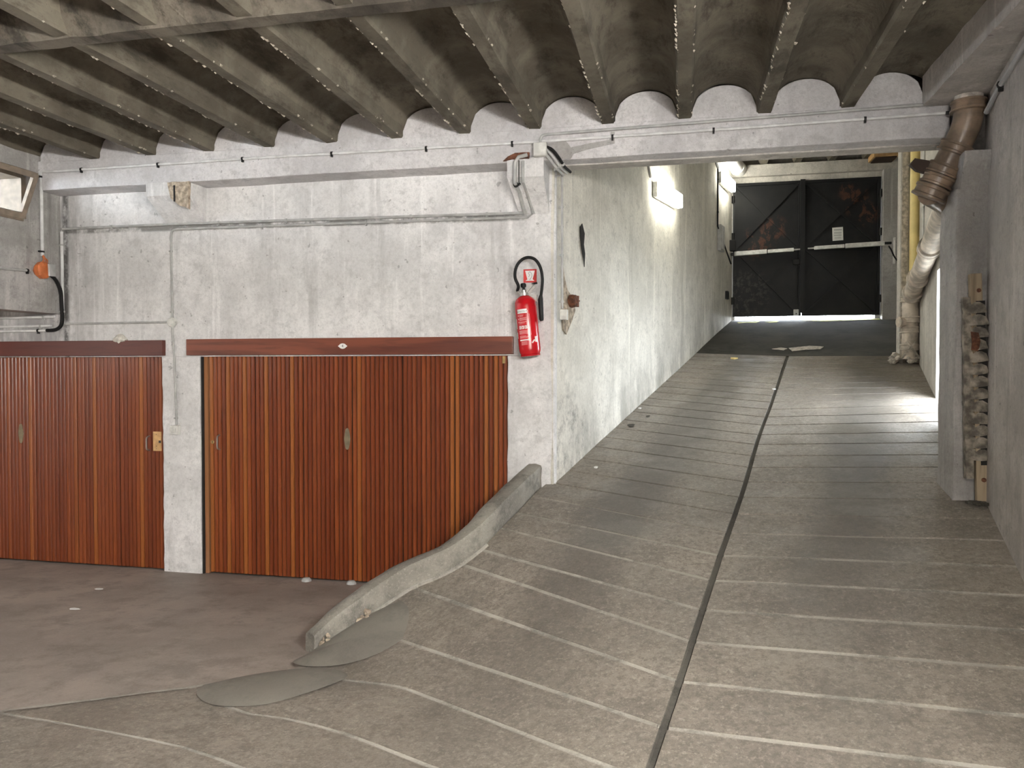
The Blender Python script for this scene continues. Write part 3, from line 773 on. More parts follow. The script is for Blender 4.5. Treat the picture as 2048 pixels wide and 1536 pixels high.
# crumpled rag on the lintel
m = MB()
for q, r_ in (((-5.17,6.235,2.155),.035),((-5.135,6.232,2.162),.042),((-5.10,6.236,2.155),.035),((-5.075,6.234,2.145),.022),((-5.15,6.236,2.185),.028),((-5.115,6.234,2.188),.024)):
    m.lathe([(r_*.35,-r_*.9),(r_*.8,-r_*.5),(r_,0),(r_*.8,r_*.5),(r_*.35,r_*.9)], q, (.2,.1,1), 8)
m.jitter(.012, 22); tag(m.build('rag', 'rag_white', smooth=True), 'small crumpled whitish rag on the leftmost lintel', 'rag')

# ------------------------------------------------------------------ conduits
def conduit(pts, r, label, mat='pvc_grey', clips=(), n=8, bend=True, clipdir=(0,-1,0), name='conduit', clipmat='black_plastic'):
    o = thing(name, Vector(pts[0]), label, 'conduit')
    MB().tube(pts, r, n).build('pipe', mat, o, smooth=True)
    P_ = [Vector(p) for p in pts]; ls = [0.]
    for a, b in zip(P_, P_[1:]): ls.append(ls[-1] + (b-a).length)
    for c in clips:
        t = ls[-1]*c
        for k in range(len(P_)-1):
            if t <= ls[k+1]:
                f = (t-ls[k])/(ls[k+1]-ls[k]); q = P_[k].lerp(P_[k+1], f); d = (P_[k+1]-P_[k]).normalized()
                mm = MB().tube([q-d*.008, q+d*.008], r*1.45, 8); sd = d.cross(Vector(clipdir)).normalized()
                mm.obb(q - sd*(-r*1.9) , d*.007, sd*r*.6, Vector(clipdir)*r*.9)
                mm.build('clip', clipmat, o); break
    return o
conduit([(-5.73,5.985,3.69),(-3.6,5.985,3.692),(-1.12,5.985,3.676),(.4,5.985,3.68),(1.80,5.985,3.692)], .0115, 'long white conduit along the beam face with black clips', 'pvc_white', (.055,.16,.27,.38,.49,.585,.69,.79,.93))
conduit(smooth_path([(-1.10,5.985,3.60),(-1.098,5.978,3.67),(-1.085,5.98,3.715),(-1.04,5.985,3.728)],4) + [(.4,5.985,3.745),(1.80,5.985,3.762)], .0115, 'upper conduit bending from the junction box along the beam', 'pvc_grey')
conduit(smooth_path([(1.80,5.985,3.692),(1.835,5.975,3.68),(1.845,5.97,3.62),(1.848,5.97,3.55)],4), .012, 'short black cable bend at the beam end by the drainpipe', 'black_plastic')
conduit([(-5.755,6.238,3.215),(-4.6,6.238,3.214),(-1.285,6.238,3.174)], .012, 'upper of the two grey conduits across the white wall', 'pvc_grey', (.12,.37,.52,.78,.93), clipmat='pvc_grey')
conduit(smooth_path([(-4.59,6.242,3.07),(-4.588,6.242,3.12),(-4.57,6.242,3.155),(-4.52,6.242,3.168)],4) + [(-1.25,6.236,3.138),(-1.20,6.232,3.165),(-1.235,6.10,3.32),(-1.235,5.975,3.36),(-1.235,5.972,3.53)], .011, 'lower of the two grey conduits, climbing the cracked corbel', 'pvc_grey', (.25,.5,.72), clipmat='pvc_grey')
conduit([(-1.275,6.238,3.165),(-1.29,6.10,3.31),(-1.30,5.972,3.36),(-1.30,5.972,3.52)] + [(-1.27,5.972,3.56),(-1.20,5.972,3.575)], .015, 'thick grey conduit rising up the cracked corbel face', 'pvc_grey', (.5,))
conduit([(-4.59,6.243,3.075),(-4.585,6.243,2.36)], .009, 'thin vertical conduit down to the round box', 'pvc_grey', (.15,.93), clipmat='pvc_grey')
conduit([(-5.74,6.243,2.315),(-4.63,6.243,2.318)], .010, 'thin level conduit running to the round box', 'pvc_grey')
conduit([(-4.588,6.243,2.27),(-4.57,6.243,2.0),(-4.55,6.243,1.37)], .009, 'thin conduit down the pier to the switch', 'pvc_grey', (.93,), clipmat='pvc_grey')
conduit([(-5.765,6.236,3.19),(-5.765,6.236,2.40)], .014, 'short white vertical conduit in the damp corner', 'pvc_white', (.16,.96), clipmat='pvc_grey')
conduit([(-5.775,6.015,3.70),(-5.775,6.015,2.93)], .014, 'white conduit dropping to the orange box', 'pvc_white', (.06,.95), clipdir=(1,0,0))
conduit([(-5.782,5.2,2.745),(-5.782,5.88,2.777)], .012, 'grey conduit reaching the orange box from the left', 'pvc_grey', (.96,), clipdir=(1,0,0))
conduit(smooth_path([(-5.77,6.09,2.77),(-5.765,6.16,2.72),(-5.765,6.215,2.62),(-5.765,6.225,2.5),(-5.765,6.23,2.38),(-5.78,6.23,2.30),(-5.85,6.235,2.26),(-5.95,6.24,2.255)],4), .017, 'thick dark cable curving down from the orange box', 'black_plastic')
for i, (z, xe, lb) in enumerate(((2.385,-5.86,'top'),(2.30,-5.90,'middle'),(2.255,-5.93,'bottom'))):
    conduit([(-7.6,6.24,z-.012),(xe,6.24,z)], .012, '%s of three short white conduits under the hanging wall' % lb, 'pvc_white', (.93,), clipmat='black_plastic' if i == 2 else 'pvc_grey')
conduit([(-1.02,6.245,3.46),(-.965,6.235,3.47),(-.962,6.235,2.38)], .0095, 'slim grey conduit down the corner by the extinguisher', 'pvc_grey', (.28,.42,.62,.95), clipmat='pvc_grey')
for i, (ox, oz, lb) in enumerate(((0,0,'upper'),(-.03,-.012,'middle'),(-.055,-.03,'lower'))):
    conduit(smooth_path([(-1.045+ox*.3,5.97,3.625+oz),(-1.0+ox,5.968,3.60+oz),(-.955+ox,5.985,3.545+oz),(-.92+ox,6.06,3.49+oz*.6),(-.89+ox,6.19,3.475+oz*.6)],4), .0115, '%s of three grey conduits bending under the beam' % lb, 'pvc_grey' if i else 'black_plastic', (.55,), clipmat='pvc_grey')
conduit([(xr(2.0)-.015,2.0,3.68),(xr(5.5)-.015,5.5,3.655),(xr(5.72)-.03,5.72,3.60)], .017, 'grey conduit high along the right wall', 'grey_print', (.9,), clipdir=(1,0,0))

def jbox(name, c, sx, sy, sz, mat, label, cat='junction box', lid=True):
    o = thing(name, (c[0], c[1], c[2]-sz/2), label, cat)
    B(c[0]-sx/2, c[0]+sx/2, c[1]-sy/2, c[1]+sy/2, c[2]-sz/2, c[2]+sz/2).build('case', mat, o, bevel=.006)
    if lid: B(c[0]-sx*.46, c[0]+sx*.46, c[1]-sy/2-.004, c[1]-sy/2, c[2]-sz*.46, c[2]+sz*.46).build('lid', mat, o, bevel=.0015)
    return o
jbox('junction_box', (-1.095,5.965,3.605), .105, .05, .105, 'white_plastic', 'square white junction box on the cracked corbel')
o = jbox('light_switch', (-4.56,6.235,1.325), .085, .05, .085, 'white_plastic', 'square white light switch on the pier between the doors', 'switch')
B(-4.582,-4.538,6.200,6.206,1.305,1.345).build('rocker', 'white_plastic', o, bevel=.002)
o = jbox('light_switch', (-.945,6.225,2.33), .062, .05, .085, 'white_plastic', 'small white switch by the rusty bracket', 'switch')
B(-.962,-.928,6.192,6.198,2.31,2.35).build('rocker', 'white_plastic', o, bevel=.002)
o = thing('round_box', (-4.59,6.25,2.27), 'round white junction box between the garage doors', 'junction box')
MB().lathe([(.042,0),(.042,.03),(.036,.036),(.036,.042),(.03,.045)], (-4.59,6.26,2.315), (0,-1,0), 20).build('case', 'white_plastic', o, smooth=True)
for a in range(4):
    B(-4.6+.044*math.cos(a*math.pi/2)-.008+.01,-4.6+.044*math.cos(a*math.pi/2)+.008+.01,6.236,6.258,2.315+.044*math.sin(a*math.pi/2)-.008,2.315+.044*math.sin(a*math.pi/2)+.008).build('cable_entry', 'white_plastic', o)
# orange broken junction box
o = thing('broken_box', (-5.77,6.02,2.72), 'broken orange junction box with a hanging grey lid', 'junction box')
MB().lathe([(.055,0),(.075,.03),(.08,.07),(.065,.085),(.05,.088)], (-5.80,5.99,2.795), (1,0,0), 10).jitter(.008,20).build('orange_base', 'orange_plastic', o)
MB().obb((-5.705,6.05,2.80), (.006,.004,0), (-.014,.05,.004), (0,-.004,.055)).build('grey_lid', 'pvc_grey', o, bevel=.002)
for dy, dz in ((-.02,.14),(.01,.15),(.035,.12)):
    MB().tube(smooth_path([(-5.76,6.0+dy,2.85),(-5.74,6.01+dy*.8,2.89),(-5.775,6.015,2.80+dz)],4), .006, 6).build('orange_sleeve', 'orange_plastic', o, smooth=True)

# ------------------------------------------------------------------ fire extinguisher
fe = thing('fire_extinguisher', (-1.215,6.15,1.99), 'red fire extinguisher with a looped black hose on the wall', 'fire extinguisher')
AX = Vector((-.105, 0, 1)).normalized(); base = Vector((-1.205, 6.13, 2.0)); RT = Vector((1,0,.105)).normalized()
R_ = .088
fb = MB().lathe([(.045,.012),(.06,0),(.078,.008),(.086,.03),(R_,.05),(R_,.40),(.084,.435),(.068,.462),(.045,.478),(.03,.485)], base, AX, 36).build('cylinder', 'red_paint', fe, smooth=True)
MB().lathe([(.06,0),(.078,-.006),(.082,.004),(.07,.012)], base, AX, 28).build('foot_ring', 'red_paint', fe, smooth=True)
MB().lathe([(.028,.478),(.034,.485),(.034,.505),(.022,.512),(.022,.53)], base, AX, 18).build('valve_head', 'steel', fe, smooth=True)
top = base + AX*.52
MB().lathe([(.011,0),(.011,.03),(.022,.035),(.024,.055),(.018,.066)], top + Vector((0,-.004,0)), AX, 14).build('striker_knob', 'black_plastic', fe, smooth=True)
MB().bar(top + RT*.015 - AX*.01, top + RT*.085 + AX*.055, .016, .012).build('lever', 'steel', fe)
MB().bar(top + RT*.04 - AX*.02, top + RT*.10 + AX*.035, .014, .010).build('lever', 'steel', fe)
MB().bar(top + RT*.07 + AX*.052, top + RT*.115 + AX*.055, .014, .012).build('lever_grip', 'black_plastic', fe)
MB().cyl(top - RT*.03 - AX*.02, top - RT*.062 + AX*.02, .011, 10).build('hose_ferrule', 'steel', fe, smooth=True)
hp = [top - RT*.055 + AX*.012, Vector((-1.300,6.10,2.56)), Vector((-1.325,6.10,2.62)), Vector((-1.326,6.10,2.68)), Vector((-1.303,6.10,2.738)), Vector((-1.257,6.10,2.778)), Vector((-1.205,6.10,2.786)), Vector((-1.155,6.10,2.762)), Vector((-1.118,6.10,2.70)), Vector((-1.103,6.10,2.62)), Vector((-1.105,6.10,2.55)), Vector((-1.117,6.112,2.47))]
MB().tube(smooth_path(hp, 6), .0125, 10).build('hose', 'rubber_black', fe, smooth=True)
MB().tube([(-1.117,6.112,2.48),(-1.12,6.112,2.45),(-1.112,6.112,2.29),(-1.108,6.112,2.275)], [.014,.021,.019,.013], 12).build('discharge_horn', 'black_plastic', fe, smooth=True)
B(-1.24,-1.17,6.21,6.258,2.44,2.50).build('wall_bracket', 'steel', fe)
def ondrum(t, h, off=.0012):           # t across (m of arc), h along the axis
    a = t/R_; return base + AX*h + RT*math.sin(a)*(R_+off) + Vector((0,-1,0))*math.cos(a)*(R_+off)
def decal(t0, t1, h0, h1, mat, nm, off=.0012):
    m = MB(); K = 6; m.grid([[ondrum(t0+(t1-t0)*i/K, h0, off) for i in range(K+1)], [ondrum(t0+(t1-t0)*i/K, h1, off) for i in range(K+1)]])
    return m.build(nm, mat, fb, fixn=False)
T0 = -.062
decal(T0, T0+.085, .338, .372, 'white_print', 'label_header')
tv, tf = text_mesh('EXTINCTEUR', .0145)
MB().add([ondrum(T0+.0425+x, .352+y, .0022) for x,y,z in tv], tf).build('lettering', 'black_print', fb, fixn=False)
for h, a, b in ((.322,.018,.055),(.314,.018,.05),(.298,.018,.075),(.290,.018,.07),(.282,.018,.075),(.266,.018,.075),(.258,.018,.06),(.196,.0,.078),(.188,.0,.078),(.180,.0,.078),(.172,.0,.078),(.154,.0,.06),(.146,.0,.078),(.138,.0,.072)):
    decal(T0+a, T0+b, h, h+.004, 'pink_print', 'text_line')
for h in (.315,.288,.262): decal(T0+.001, T0+.012, h, h+.011, 'pink_print', 'step_mark')
for q in range(3):
    decal(T0+.004+q*.026, T0+.025+q*.026, .212, .238, 'white_print', 'pictogram')
    decal(T0+.010+q*.026, T0+.016+q*.026, .216, .232, 'red_sign', 'pictogram_mark', .002)
decal(T0, T0+.088, .118, .128, 'white_print', 'label_rule')
for h in (.108,.100,.092,.084): decal(T0+.012, T0+.066, h, h+.004, 'pink_print', 'text_line')
decal(T0+.088, T0+.091, .125, .36, 'pink_print', 'label_border'); decal(T0+.10, T0+.103, .16, .33, 'pink_print', 'label_border')
for t, h in ((.038,.092),(.046,.10),(.054,.108)): decal(t, t+.012, h, h+.012, 'white_print', 'tag_sticker')
decal(.068, .092, .10, .145, 'white_print', 'round_sticker')
decal(-.10, -.088, .22, .30, 'white_print', 'side_label'); decal(-.10, -.088, .14, .19, 'white_print', 'side_label')
# sign
sg = thing('wall_sign', (-1.235,6.257,2.60), 'square red and white extinguisher sign inside the hose loop', 'sign')
B(-1.289,-1.179,6.253,6.259,2.602,2.712).build('sign_plate', 'red_sign', sg)
MB().prism([(-1.275,6.2525,2.700),(-1.193,6.2525,2.700),(-1.212,6.2525,2.628),(-1.195,6.2525,2.616),(-1.273,6.2525,2.616),(-1.256,6.2525,2.628)], (0,.001,0)).build('white_flare', 'white_print', sg)
MB().tube(smooth_path([(-1.238,6.2515,2.622),(-1.222,6.2515,2.645),(-1.218,6.2515,2.668),(-1.234,6.2515,2.692),(-1.246,6.2515,2.676),(-1.236,6.2515,2.664),(-1.246,6.2515,2.65)],4), .0022, 5).build('flame_outline', 'grey_print', sg)

# rusty stub by the corner
o = thing('rusty_bracket', (-.90,6.37,2.40), 'rusty broken iron bracket stub in the wall cavity', 'bracket')
q = onw(.32, 2.47, .0)
MB().lathe([(.05,-.02),(.06,.03),(.055,.07),(.03,.075)], q, V_, 9).jitter(.012, 18).build('rust_stub', 'rust', o)
MB().obb(q + V_*.05 + U*.06, U*.035, V_*.012, (0,0,.045)).jitter(.012,20).build('rust_flange', 'rust', o)
MB().cyl(q + V_*.05 + U*.06, q + V_*.05 + U*.13 + Vector((0,0,.01)), .007, 7).build('bolt', 'rust', o)

# ------------------------------------------------------------------ ramp lights and room lights
def tube_light(name, c, dr, nrm, ln, label, mat, h=.15, dp=.11):
    dr, nrm = Vector(dr).normalized(), Vector(nrm).normalized(); c = Vector(c); up = Vector((0,0,1))
    up = (up - dr*up.dot(dr)); up = up - nrm*up.dot(nrm); up = up.normalized() if up.length > .1 else dr.cross(nrm)
    o = thing(name, c - up*h/2, label, 'light')
    MB().obb(c + nrm*.022, dr*(ln/2), nrm*.022, up*h*.5).build('housing', 'aluminium_white', o, bevel=.006)
    MB().obb(c + nrm*(.046 + (dp-.046)/2), dr*(ln/2-.004), nrm*((dp-.046)/2), up*(h*.49)).build('diffuser', mat, o, bevel=.014, seg=3)
    for k in (-1, 1): MB().obb(c + nrm*.026 + dr*k*(ln/2), dr*.006, nrm*.026, up*h*.5).build('end_cap', 'aluminium_white', o, bevel=.004)
    return o
L1a, L1b = onw(2.80, 3.935, .012), onw(3.72, 3.965, .012)
tube_light('tube_light', (L1a+L1b)/2, L1b-L1a, V_, (L1b-L1a).length, 'lit fluorescent batten on the ramp wall, nearer of two', 'tube_diffuser_ramp', .17)
L2a, L2b = onw(6.30, 4.84, .012), onw(7.12, 4.85, .012)
tube_light('tube_light', (L2a+L2b)/2, L2b-L2a, V_, (L2b-L2a).length, 'lit fluorescent batten beside the gate, farther of two', 'tube_diffuser_ramp', .17)
DRW = Vector((.17,1,0)).normalized(); NRW = Vector((-1,.17,0)).normalized()
for y, lb in ((1.1, 'fluorescent batten on the right wall just outside the view'), (-1.0, 'added fill batten on the right wall behind the viewpoint'), (-3.3, 'added fill batten farthest back on the right wall')):
    tube_light('tube_light', (xr(y), y, 2.74), DRW, NRW, 1.55, lb, 'tube_diffuser_room', .17)  # the rear battens are added to even out the light in the hall
for y, lb in ((3.6, 'added fill batten under the passage ceiling, nearer the doors'), (.6, 'added fill batten under the passage ceiling, farther from the doors')):
    tube_light('tube_light', (-7.2, y, 2.49), (0,1,0), (0,0,-1), 1.55, lb, 'fill_diffuser_passage', .17)  # passage battens are added to brighten the left floor and doors
# wiring on the ramp wall
conduit([onw(2.62,5.4,.012), onw(2.62,4.15,.012), onw(2.70,4.05,.012)], .014, 'thin conduit rising above the nearer ramp light', 'pvc_grey')
conduit([onw(5.2,5.35,.02), onw(6.25,4.97,.02)], .018, 'dark cable sloping down to the farther ramp light', 'black_plastic')
conduit([onw(6.27,5.0,.015), onw(6.27,4.08,.015), onw(7.25,3.62,.03)], .012, 'dark cable from the farther ramp light to the gate opener', 'black_plastic', (.1,.35))
o = thing('control_box', onw(6.45,3.75), 'narrow grey control box on the ramp wall near the gate', 'control box')
MB().obb(onw(6.45,3.92,.03), U*.13, V_*.03, (0,0,.20)).build('case', 'pvc_grey', o, bevel=.006)
MB().obb(onw(6.45,3.92,.063), U*.10, V_*.003, (0,0,.17)).build('cover', 'pvc_white', o)
o = thing('wall_socket', onw(7.0,3.02), 'small black socket low on the ramp wall', 'socket')
MB().obb(onw(7.0,3.08,.02), U*.06, V_*.02, (0,0,.065)).build('case', 'black_plastic', o, bevel=.005)
MB().obb(onw(7.0,3.08,.043), U*.03, V_*.003, (0,0,.035)).build('face', 'rubber_black', o)
# white pvc pipe end over the far light
o = thing('ventilation_pipe', onw(6.9,5.1), 'fat white pipe end above the farther ramp light', 'pipe')
MB().tube([onw(5.6,5.22,.12), onw(7.35,5.20,.12)], .115, 20).build('pipe', 'pvc_white', o, smooth=True)
MB().tube([onw(7.2,5.20,.12), onw(7.42,5.20,.12)], .125, 20).build('pipe_socket', 'pvc_white', o, smooth=True)
# box under far ceiling
q = (3.05, 13.2, 5.33)
o = thing('vent_box', (3.05,13.2,5.22), 'ochre box hanging under the far ceiling beside the gate', 'box')
B(2.90,3.27,13.0,13.4,5.19,5.40).build('case', 'plywood', o, bevel=.01); B(2.93,3.24,13.04,13.36,5.17,5.195).build('grille', 'dark_wood', o)

# ------------------------------------------------------------------ gate
YF = 13.52
def leaf(x0, x1, label, hinge):
    zb, zt = 2.755, 4.985
    g = thing('gate_leaf', ((x0+x1)/2, YF, zb), label, 'gate')
    B(x0, x1, YF, YF+.02, zb, zt).build('sheet', 'black_gate_paint', g)
    for a, b in ((x0,x0+.045),(x1-.045,x1)): B(a, b, YF-.04, YF, zb, zt).build('stile', 'black_gate_paint', g)
    for z in (zb, 3.86, zt-.045): B(x0+.045, x1-.045, YF-.035, YF, z, z+.045).build('rail', 'black_gate_paint', g)
    for za, zb2 in ((3.905, zt-.045), (zb+.045, 3.86)):
        for s in (0, 1):
            MB().bar((x0+.05,YF-.014-s*.004,za if s else zb2), (x1-.05,YF-.014-s*.004,zb2 if s else za), .032, .024).build('brace', 'black_gate_paint', g)
    for z in (3.02, 4.1, 4.72): MB().cyl((hinge,YF-.03,z-.06), (hinge,YF-.03,z+.06), .028, 10).build('hinge', 'black_plastic', g, smooth=True)
    return g
GX = 1.915
ga = leaf(.822, GX-.008, 'left black steel gate leaf with rust patch and cross braces', .822)
gb = leaf(GX+.008, 3.118, 'right black steel gate leaf bearing the white notice', 3.125)
B(GX-.03, GX+.045, YF-.06, YF-.036, 2.80, 5.0).build('cover_strip', 'black_gate_paint', gb)
B(GX-.14, GX-.035, YF-.09, YF-.035, 3.60, 3.69).build('lock_case', 'black_plastic', ga, bevel=.006)
MB().tube([(GX-.07,YF-.05,2.95),(GX-.07,YF-.05,3.55)], .008, 6).build('drop_bolt', 'black_plastic', ga)
lk = B(GX-.125, GX-.045, YF-.075, YF-.036, 2.76, 2.86).build('bolt_plate', 'pvc_white', ga, bevel=.003); MB().cyl((GX-.085,YF-.079,2.79),(GX-.085,YF-.074,2.79),.011,10).build('bolt_hole', 'black_print', lk)
def opener(xw, xe, zw, ze, label, flip):
    o = thing('gate_opener', ((xw+xe)/2, YF-.1, min(zw,ze)-.04), label, 'gate opener')
    a, b = Vector((xw,YF-.10,zw)), Vector((xe,YF-.09,ze)); mid = a.lerp(b, .56)
    MB().bar(a, mid - (b-a).normalized()*.008, .072, .07).build('motor_case', 'aluminium_white', o, bevel=.006)
    MB().bar(mid + (b-a).normalized()*.008, b, .056, .06).build('ram_case', 'aluminium_white', o, bevel=.006)
    MB().bar(b, b + (b-a).normalized()*.10, .022, .022).build('rod', 'steel', o)
    MB().obb(a - (b-a).normalized()*.05 + Vector((0,.03,0)), (.055,0,0), (0,.05,0), (0,0,.02)).build('wall_bracket', 'black_plastic', o)
    return o
opener(.835, 1.78, 3.80, 3.842, 'white telescopic gate opener across the left leaf', 0)
opener(3.16, 2.10, 3.895, 3.858, 'white telescopic gate opener across the right leaf', 1)
MB().obb((.80,YF-.16,3.93), (.05,0,0), (0,.06,0), (0,0,.09)).build('motor_bracket', 'black_plastic', D.objects['gate_opener'], bevel=.01)
conduit(smooth_path([(3.22,YF-.10,3.86),(3.25,YF-.16,3.78),(3.30,YF-.17,3.66),(3.42,YF-.17,3.50)],4), .012, 'black cable hanging from the right gate opener', 'black_plastic')
np_ = thing('notice', (2.50,YF-.002,4.00), 'white printed notice taped to the right gate leaf', 'notice')
MB().obb((2.475,YF-.003,4.09), (.082,0,.004), (0,.0012,0), (-.004,0,.108)).build('sheet', 'paper', np_)
for i, (z, hw, th) in enumerate(((4.160,.062,.010),(4.115,.058,.005),(4.102,.058,.005),(4.075,.06,.005),(4.062,.058,.005),(4.035,.05,.004),(4.018,.05,.004))):
    B(2.475-hw, 2.475+hw, YF-.0062, YF-.0045, z-th, z+th*.4).build('text_line', 'grey_print', np_)
o = thing('reflector_strip', (3.30,13.36,3.6), 'white upright strip on the gate pier', 'strip')
B(3.285,3.315,13.37,13.40,3.56,3.98).build('strip', 'aluminium_white', o); B(3.292,3.308,13.362,13.371,3.6,3.94).build('strip_rib', 'white_print', o)
# yellow worn paint and pale scraps on the asphalt
def flat(name, pts, mat, label, cat, th=.004, up=.003):
    m = MB().prism([Vector(p) + Vector((0,0,up)) for p in pts], (0,0,th)); return tag(m.build(name, mat), label, cat)
def azl(x, y):      # height on the asphalt
    q = Vector((x, y, 0)); y0 = interp(x, [.2,1.35,2.5,3.6], [11.07,10.69,10.16,9.7]); z0 = interp(x, [.2,1.35,2.5,3.6], [2.10,2.05,2.03,1.9]); f = max(0,min(1,(y-y0)/(YG+.05-y0)))
    return z0 + (2.712-z0)*f + .012*math.sin(f*3.1)
def ascrap(name, xy, mat, label, cat, th=.004): return flat(name, [(x,y,azl(x,y)) for x,y in xy], mat, label, cat, th, .004)
ascrap('painted_streak', [(.88,13.30),(1.25,13.36),(1.18,13.22),(1.02,13.24),(.9,13.2)], 'yellow_paint', 'worn yellow paint streak before the left gate leaf', 'paint mark', .002)
ascrap('painted_streak', [(1.32,13.30),(1.55,13.33),(1.5,13.24),(1.38,13.22)], 'yellow_paint', 'small worn yellow paint streak before the gate middle', 'paint mark', .002)
ascrap('painted_streak', [(1.9,13.38),(3.1,13.46),(3.1,13.36),(2.2,13.24)], 'yellow_paint', 'long worn yellow paint streak before the right gate leaf', 'paint mark', .002)
ascrap('mortar_scrap', [(1.42,11.12),(1.70,11.16),(1.86,11.05),(1.80,10.92),(1.62,10.95),(1.44,10.93)], 'mortar_lump', 'pale mortar patch on the dark asphalt edge', 'patch', .006)
ascrap('mortar_scrap', [(1.20,11.12),(1.33,11.18),(1.40,11.10),(1.34,11.02)], 'mortar_lump', 'small pale mortar scrap beside the larger patch', 'patch', .006)
def rscrap(name, s, v, sz, mat, label, cat, n=7, th=.006, asp_=1.):
    q = sv(s, v); z = zs(s) - .03*min(1, max(0, 1-abs(v-1.45)/1.5)); pts = []
    for i in range(n):
        a = 2*math.pi*i/n; r_ = sz*random.uniform(.6,1.); pts.append(q + U*math.sin(a)*r_ + V_*math.cos(a)*r_*asp_ + Vector((0,0,z-q.z + .235*math.sin(a)*r_)))
    return flat(name, pts, mat, label, cat, th, .008)
rscrap('oil_spot', 1.62, .14, .055, 'leaf_dark', 'dark oil spot on the ramp slab near the left wall', 'stain', 9, .002)
rscrap('oil_spot', 1.95, .22, .028, 'leaf_dark', 'small dark oil spot uphill of the larger one', 'stain', 8, .002)
rscrap('cigarette_butt', 4.62, .58, .045, 'yellow_pipe', 'yellowish litter scrap at the ramp top', 'litter', 5, .014, 1.3)
for s_, v_, lb in ((2.2,.05,'white litter bit at the foot of the ramp wall'),(.42,.22,'white litter bit on the slab beside the corner'),(3.15,1.30,'pale scrap lying in the drain groove')):
    rscrap('litter', s_, v_, .022, 'paper', lb, 'litter', 6, .008)
for x_, y_, r_, lb in ((-4.72,5.45,.035,'white paint fleck on the garage floor nearest the pier'),(-4.42,4.85,.04,'white paint fleck in the middle of the garage floor'),):
    flat('paint_fleck', [(x_+r_*1.5*math.cos(a)*random.uniform(.5,1), y_+r_*.6*math.sin(a), zf(y_)+.006) for a in [i*.9 for i in range(7)]], 'paper', lb, 'paint mark', .002, .004)

# ------------------------------------------------------------------ pipes on the right
sp = thing('drainpipe', (1.9,5.8,2.0), 'brown stoneware drainpipe elbowing down beside the column and along the wall', 'drainpipe')
def pipe_run(pts, r, mat, nm='pipe'): return MB().tube(pts, r, 22).build(nm, mat, sp, smooth=True)
a0, a1 = Vector((1.895,5.83,4.0)), Vector((1.895,5.83,3.62))
pipe_run([a0, a1 + Vector((0,0,.05))], .088, 'mortar_lump', 'stub')
b0 = Vector((1.70,5.95,3.13))
el = smooth_path([a1+Vector((0,0,.09)), a1, Vector((1.882,5.845,3.54)), Vector((1.855,5.87,3.46)), Vector((1.825,5.89,3.40))], 5)
pipe_run(el, .092, 'stoneware', 'elbow')
d = (b0 - Vector((1.845,5.88,3.44))).normalized()
def sock(c, dd, mat='stoneware', r=.108, l=.07, nm='socket'):
    dd = Vector(dd).normalized(); c = Vector(c)
    return MB().lathe([(r*.84,-l*.55),(r*1.04,-l*.5),(r*1.05,-l*.3),(r*.97,-l*.22),(r*.97,l*.25),(r*1.06,l*.33),(r*1.06,l*.5),(r*.84,l*.56)], c, dd, 24).build(nm, mat, sp, smooth=True)
sock(a1 + Vector((0,0,.06)), (0,0,-1)); sock((1.832,5.885,3.41), d)
pipe_run([Vector((1.845,5.88,3.44)), b0], .088, 'stoneware')
sock(Vector((1.832,5.885,3.41)).lerp(b0, .48), d, r=.105); sock(Vector((1.832,5.885,3.41)).lerp(b0, .72), d, r=.105); sock(b0, d, r=.112, l=.08)
q = Vector((1.832,5.885,3.41)).lerp(b0, .36)
MB().prism([q+Vector((-.08,0,.03)), q+Vector((-.20,.0,.06)), q+Vector((-.23,.0,.02)), q+Vector((-.19,.0,-.03)), q+Vector((-.09,0,-.06))], (0,.05,0)).jitter(.01,25).build('broken_branch', 'dark_wood', sp)
W_ = lambda y, o_=.10: xr(y) - o_
PIPE2 = [b0, Vector((1.90,6.24,3.10)), Vector((2.02,6.68,3.145)), Vector((2.172,7.336,3.178)), Vector((2.317,8.185,3.0)), Vector((2.485,9.174,2.83)), Vector((2.575,9.68,2.72))]
pipe_run(smooth_path(PIPE2, 5)[:9], .088, 'stoneware'); pipe_run(smooth_path(PIPE2, 5)[8:], .088, 'painted_stoneware')
for f in (.66, .80, .96):
    sp2 = smooth_path(PIPE2, 5); k = int(f*(len(sp2)-1)); sock(sp2[k], sp2[min(k+1,len(sp2)-1)]-sp2[k-1], 'painted_stoneware', .104, .09)
vx, vy = 2.597, 9.80
pipe_run([(vx,vy,2.76),(vx,vy,2.0)], .088, 'painted_stoneware')
for z in (2.70,2.46,2.34,2.14): sock((vx,vy,z), (0,0,-1), 'painted_stoneware', .105, .07)
MB().lathe([(.045,0),(.05,.05),(.062,.055),(.062,.075),(.04,.08)], (vx-.07,vy-.04,2.43), (-1,-.3,0), 14).build('inspection_cap', 'painted_stoneware', sp, smooth=True)
mm = MB()
for i in range(16):
    a = random.uniform(0,6.28); r_ = random.uniform(.03,.07); mm.lathe([(r_*.4,-r_*.7),(r_,0),(r_*.4,r_*.7)], (vx-.06+math.cos(a)*.13, vy-.02+math.sin(a)*.11, 1.97+random.uniform(0,.06)), (random.random()-.5,random.random()-.5,1), 6)
tag(mm.jitter(.012,18).build('mortar_foot', 'mortar_lump', sp), kind='stuff')
for s_ in (-1,1): MB().bar((vx-.10*s_-.02,vy-.125,2.0),(vx+.05*s_-.02,vy-.115,2.20),.02,.012).build('foot_strap', 'mortar_lump', sp)
yp = thing('downpipe', (2.72,10.05,2.0), 'yellow upright downpipe beside the far column', 'pipe')
MB().tube([(2.715,10.06,2.0),(2.715,10.06,5.5)], .066, 20).build('pipe', 'yellow_pipe', yp, smooth=True)
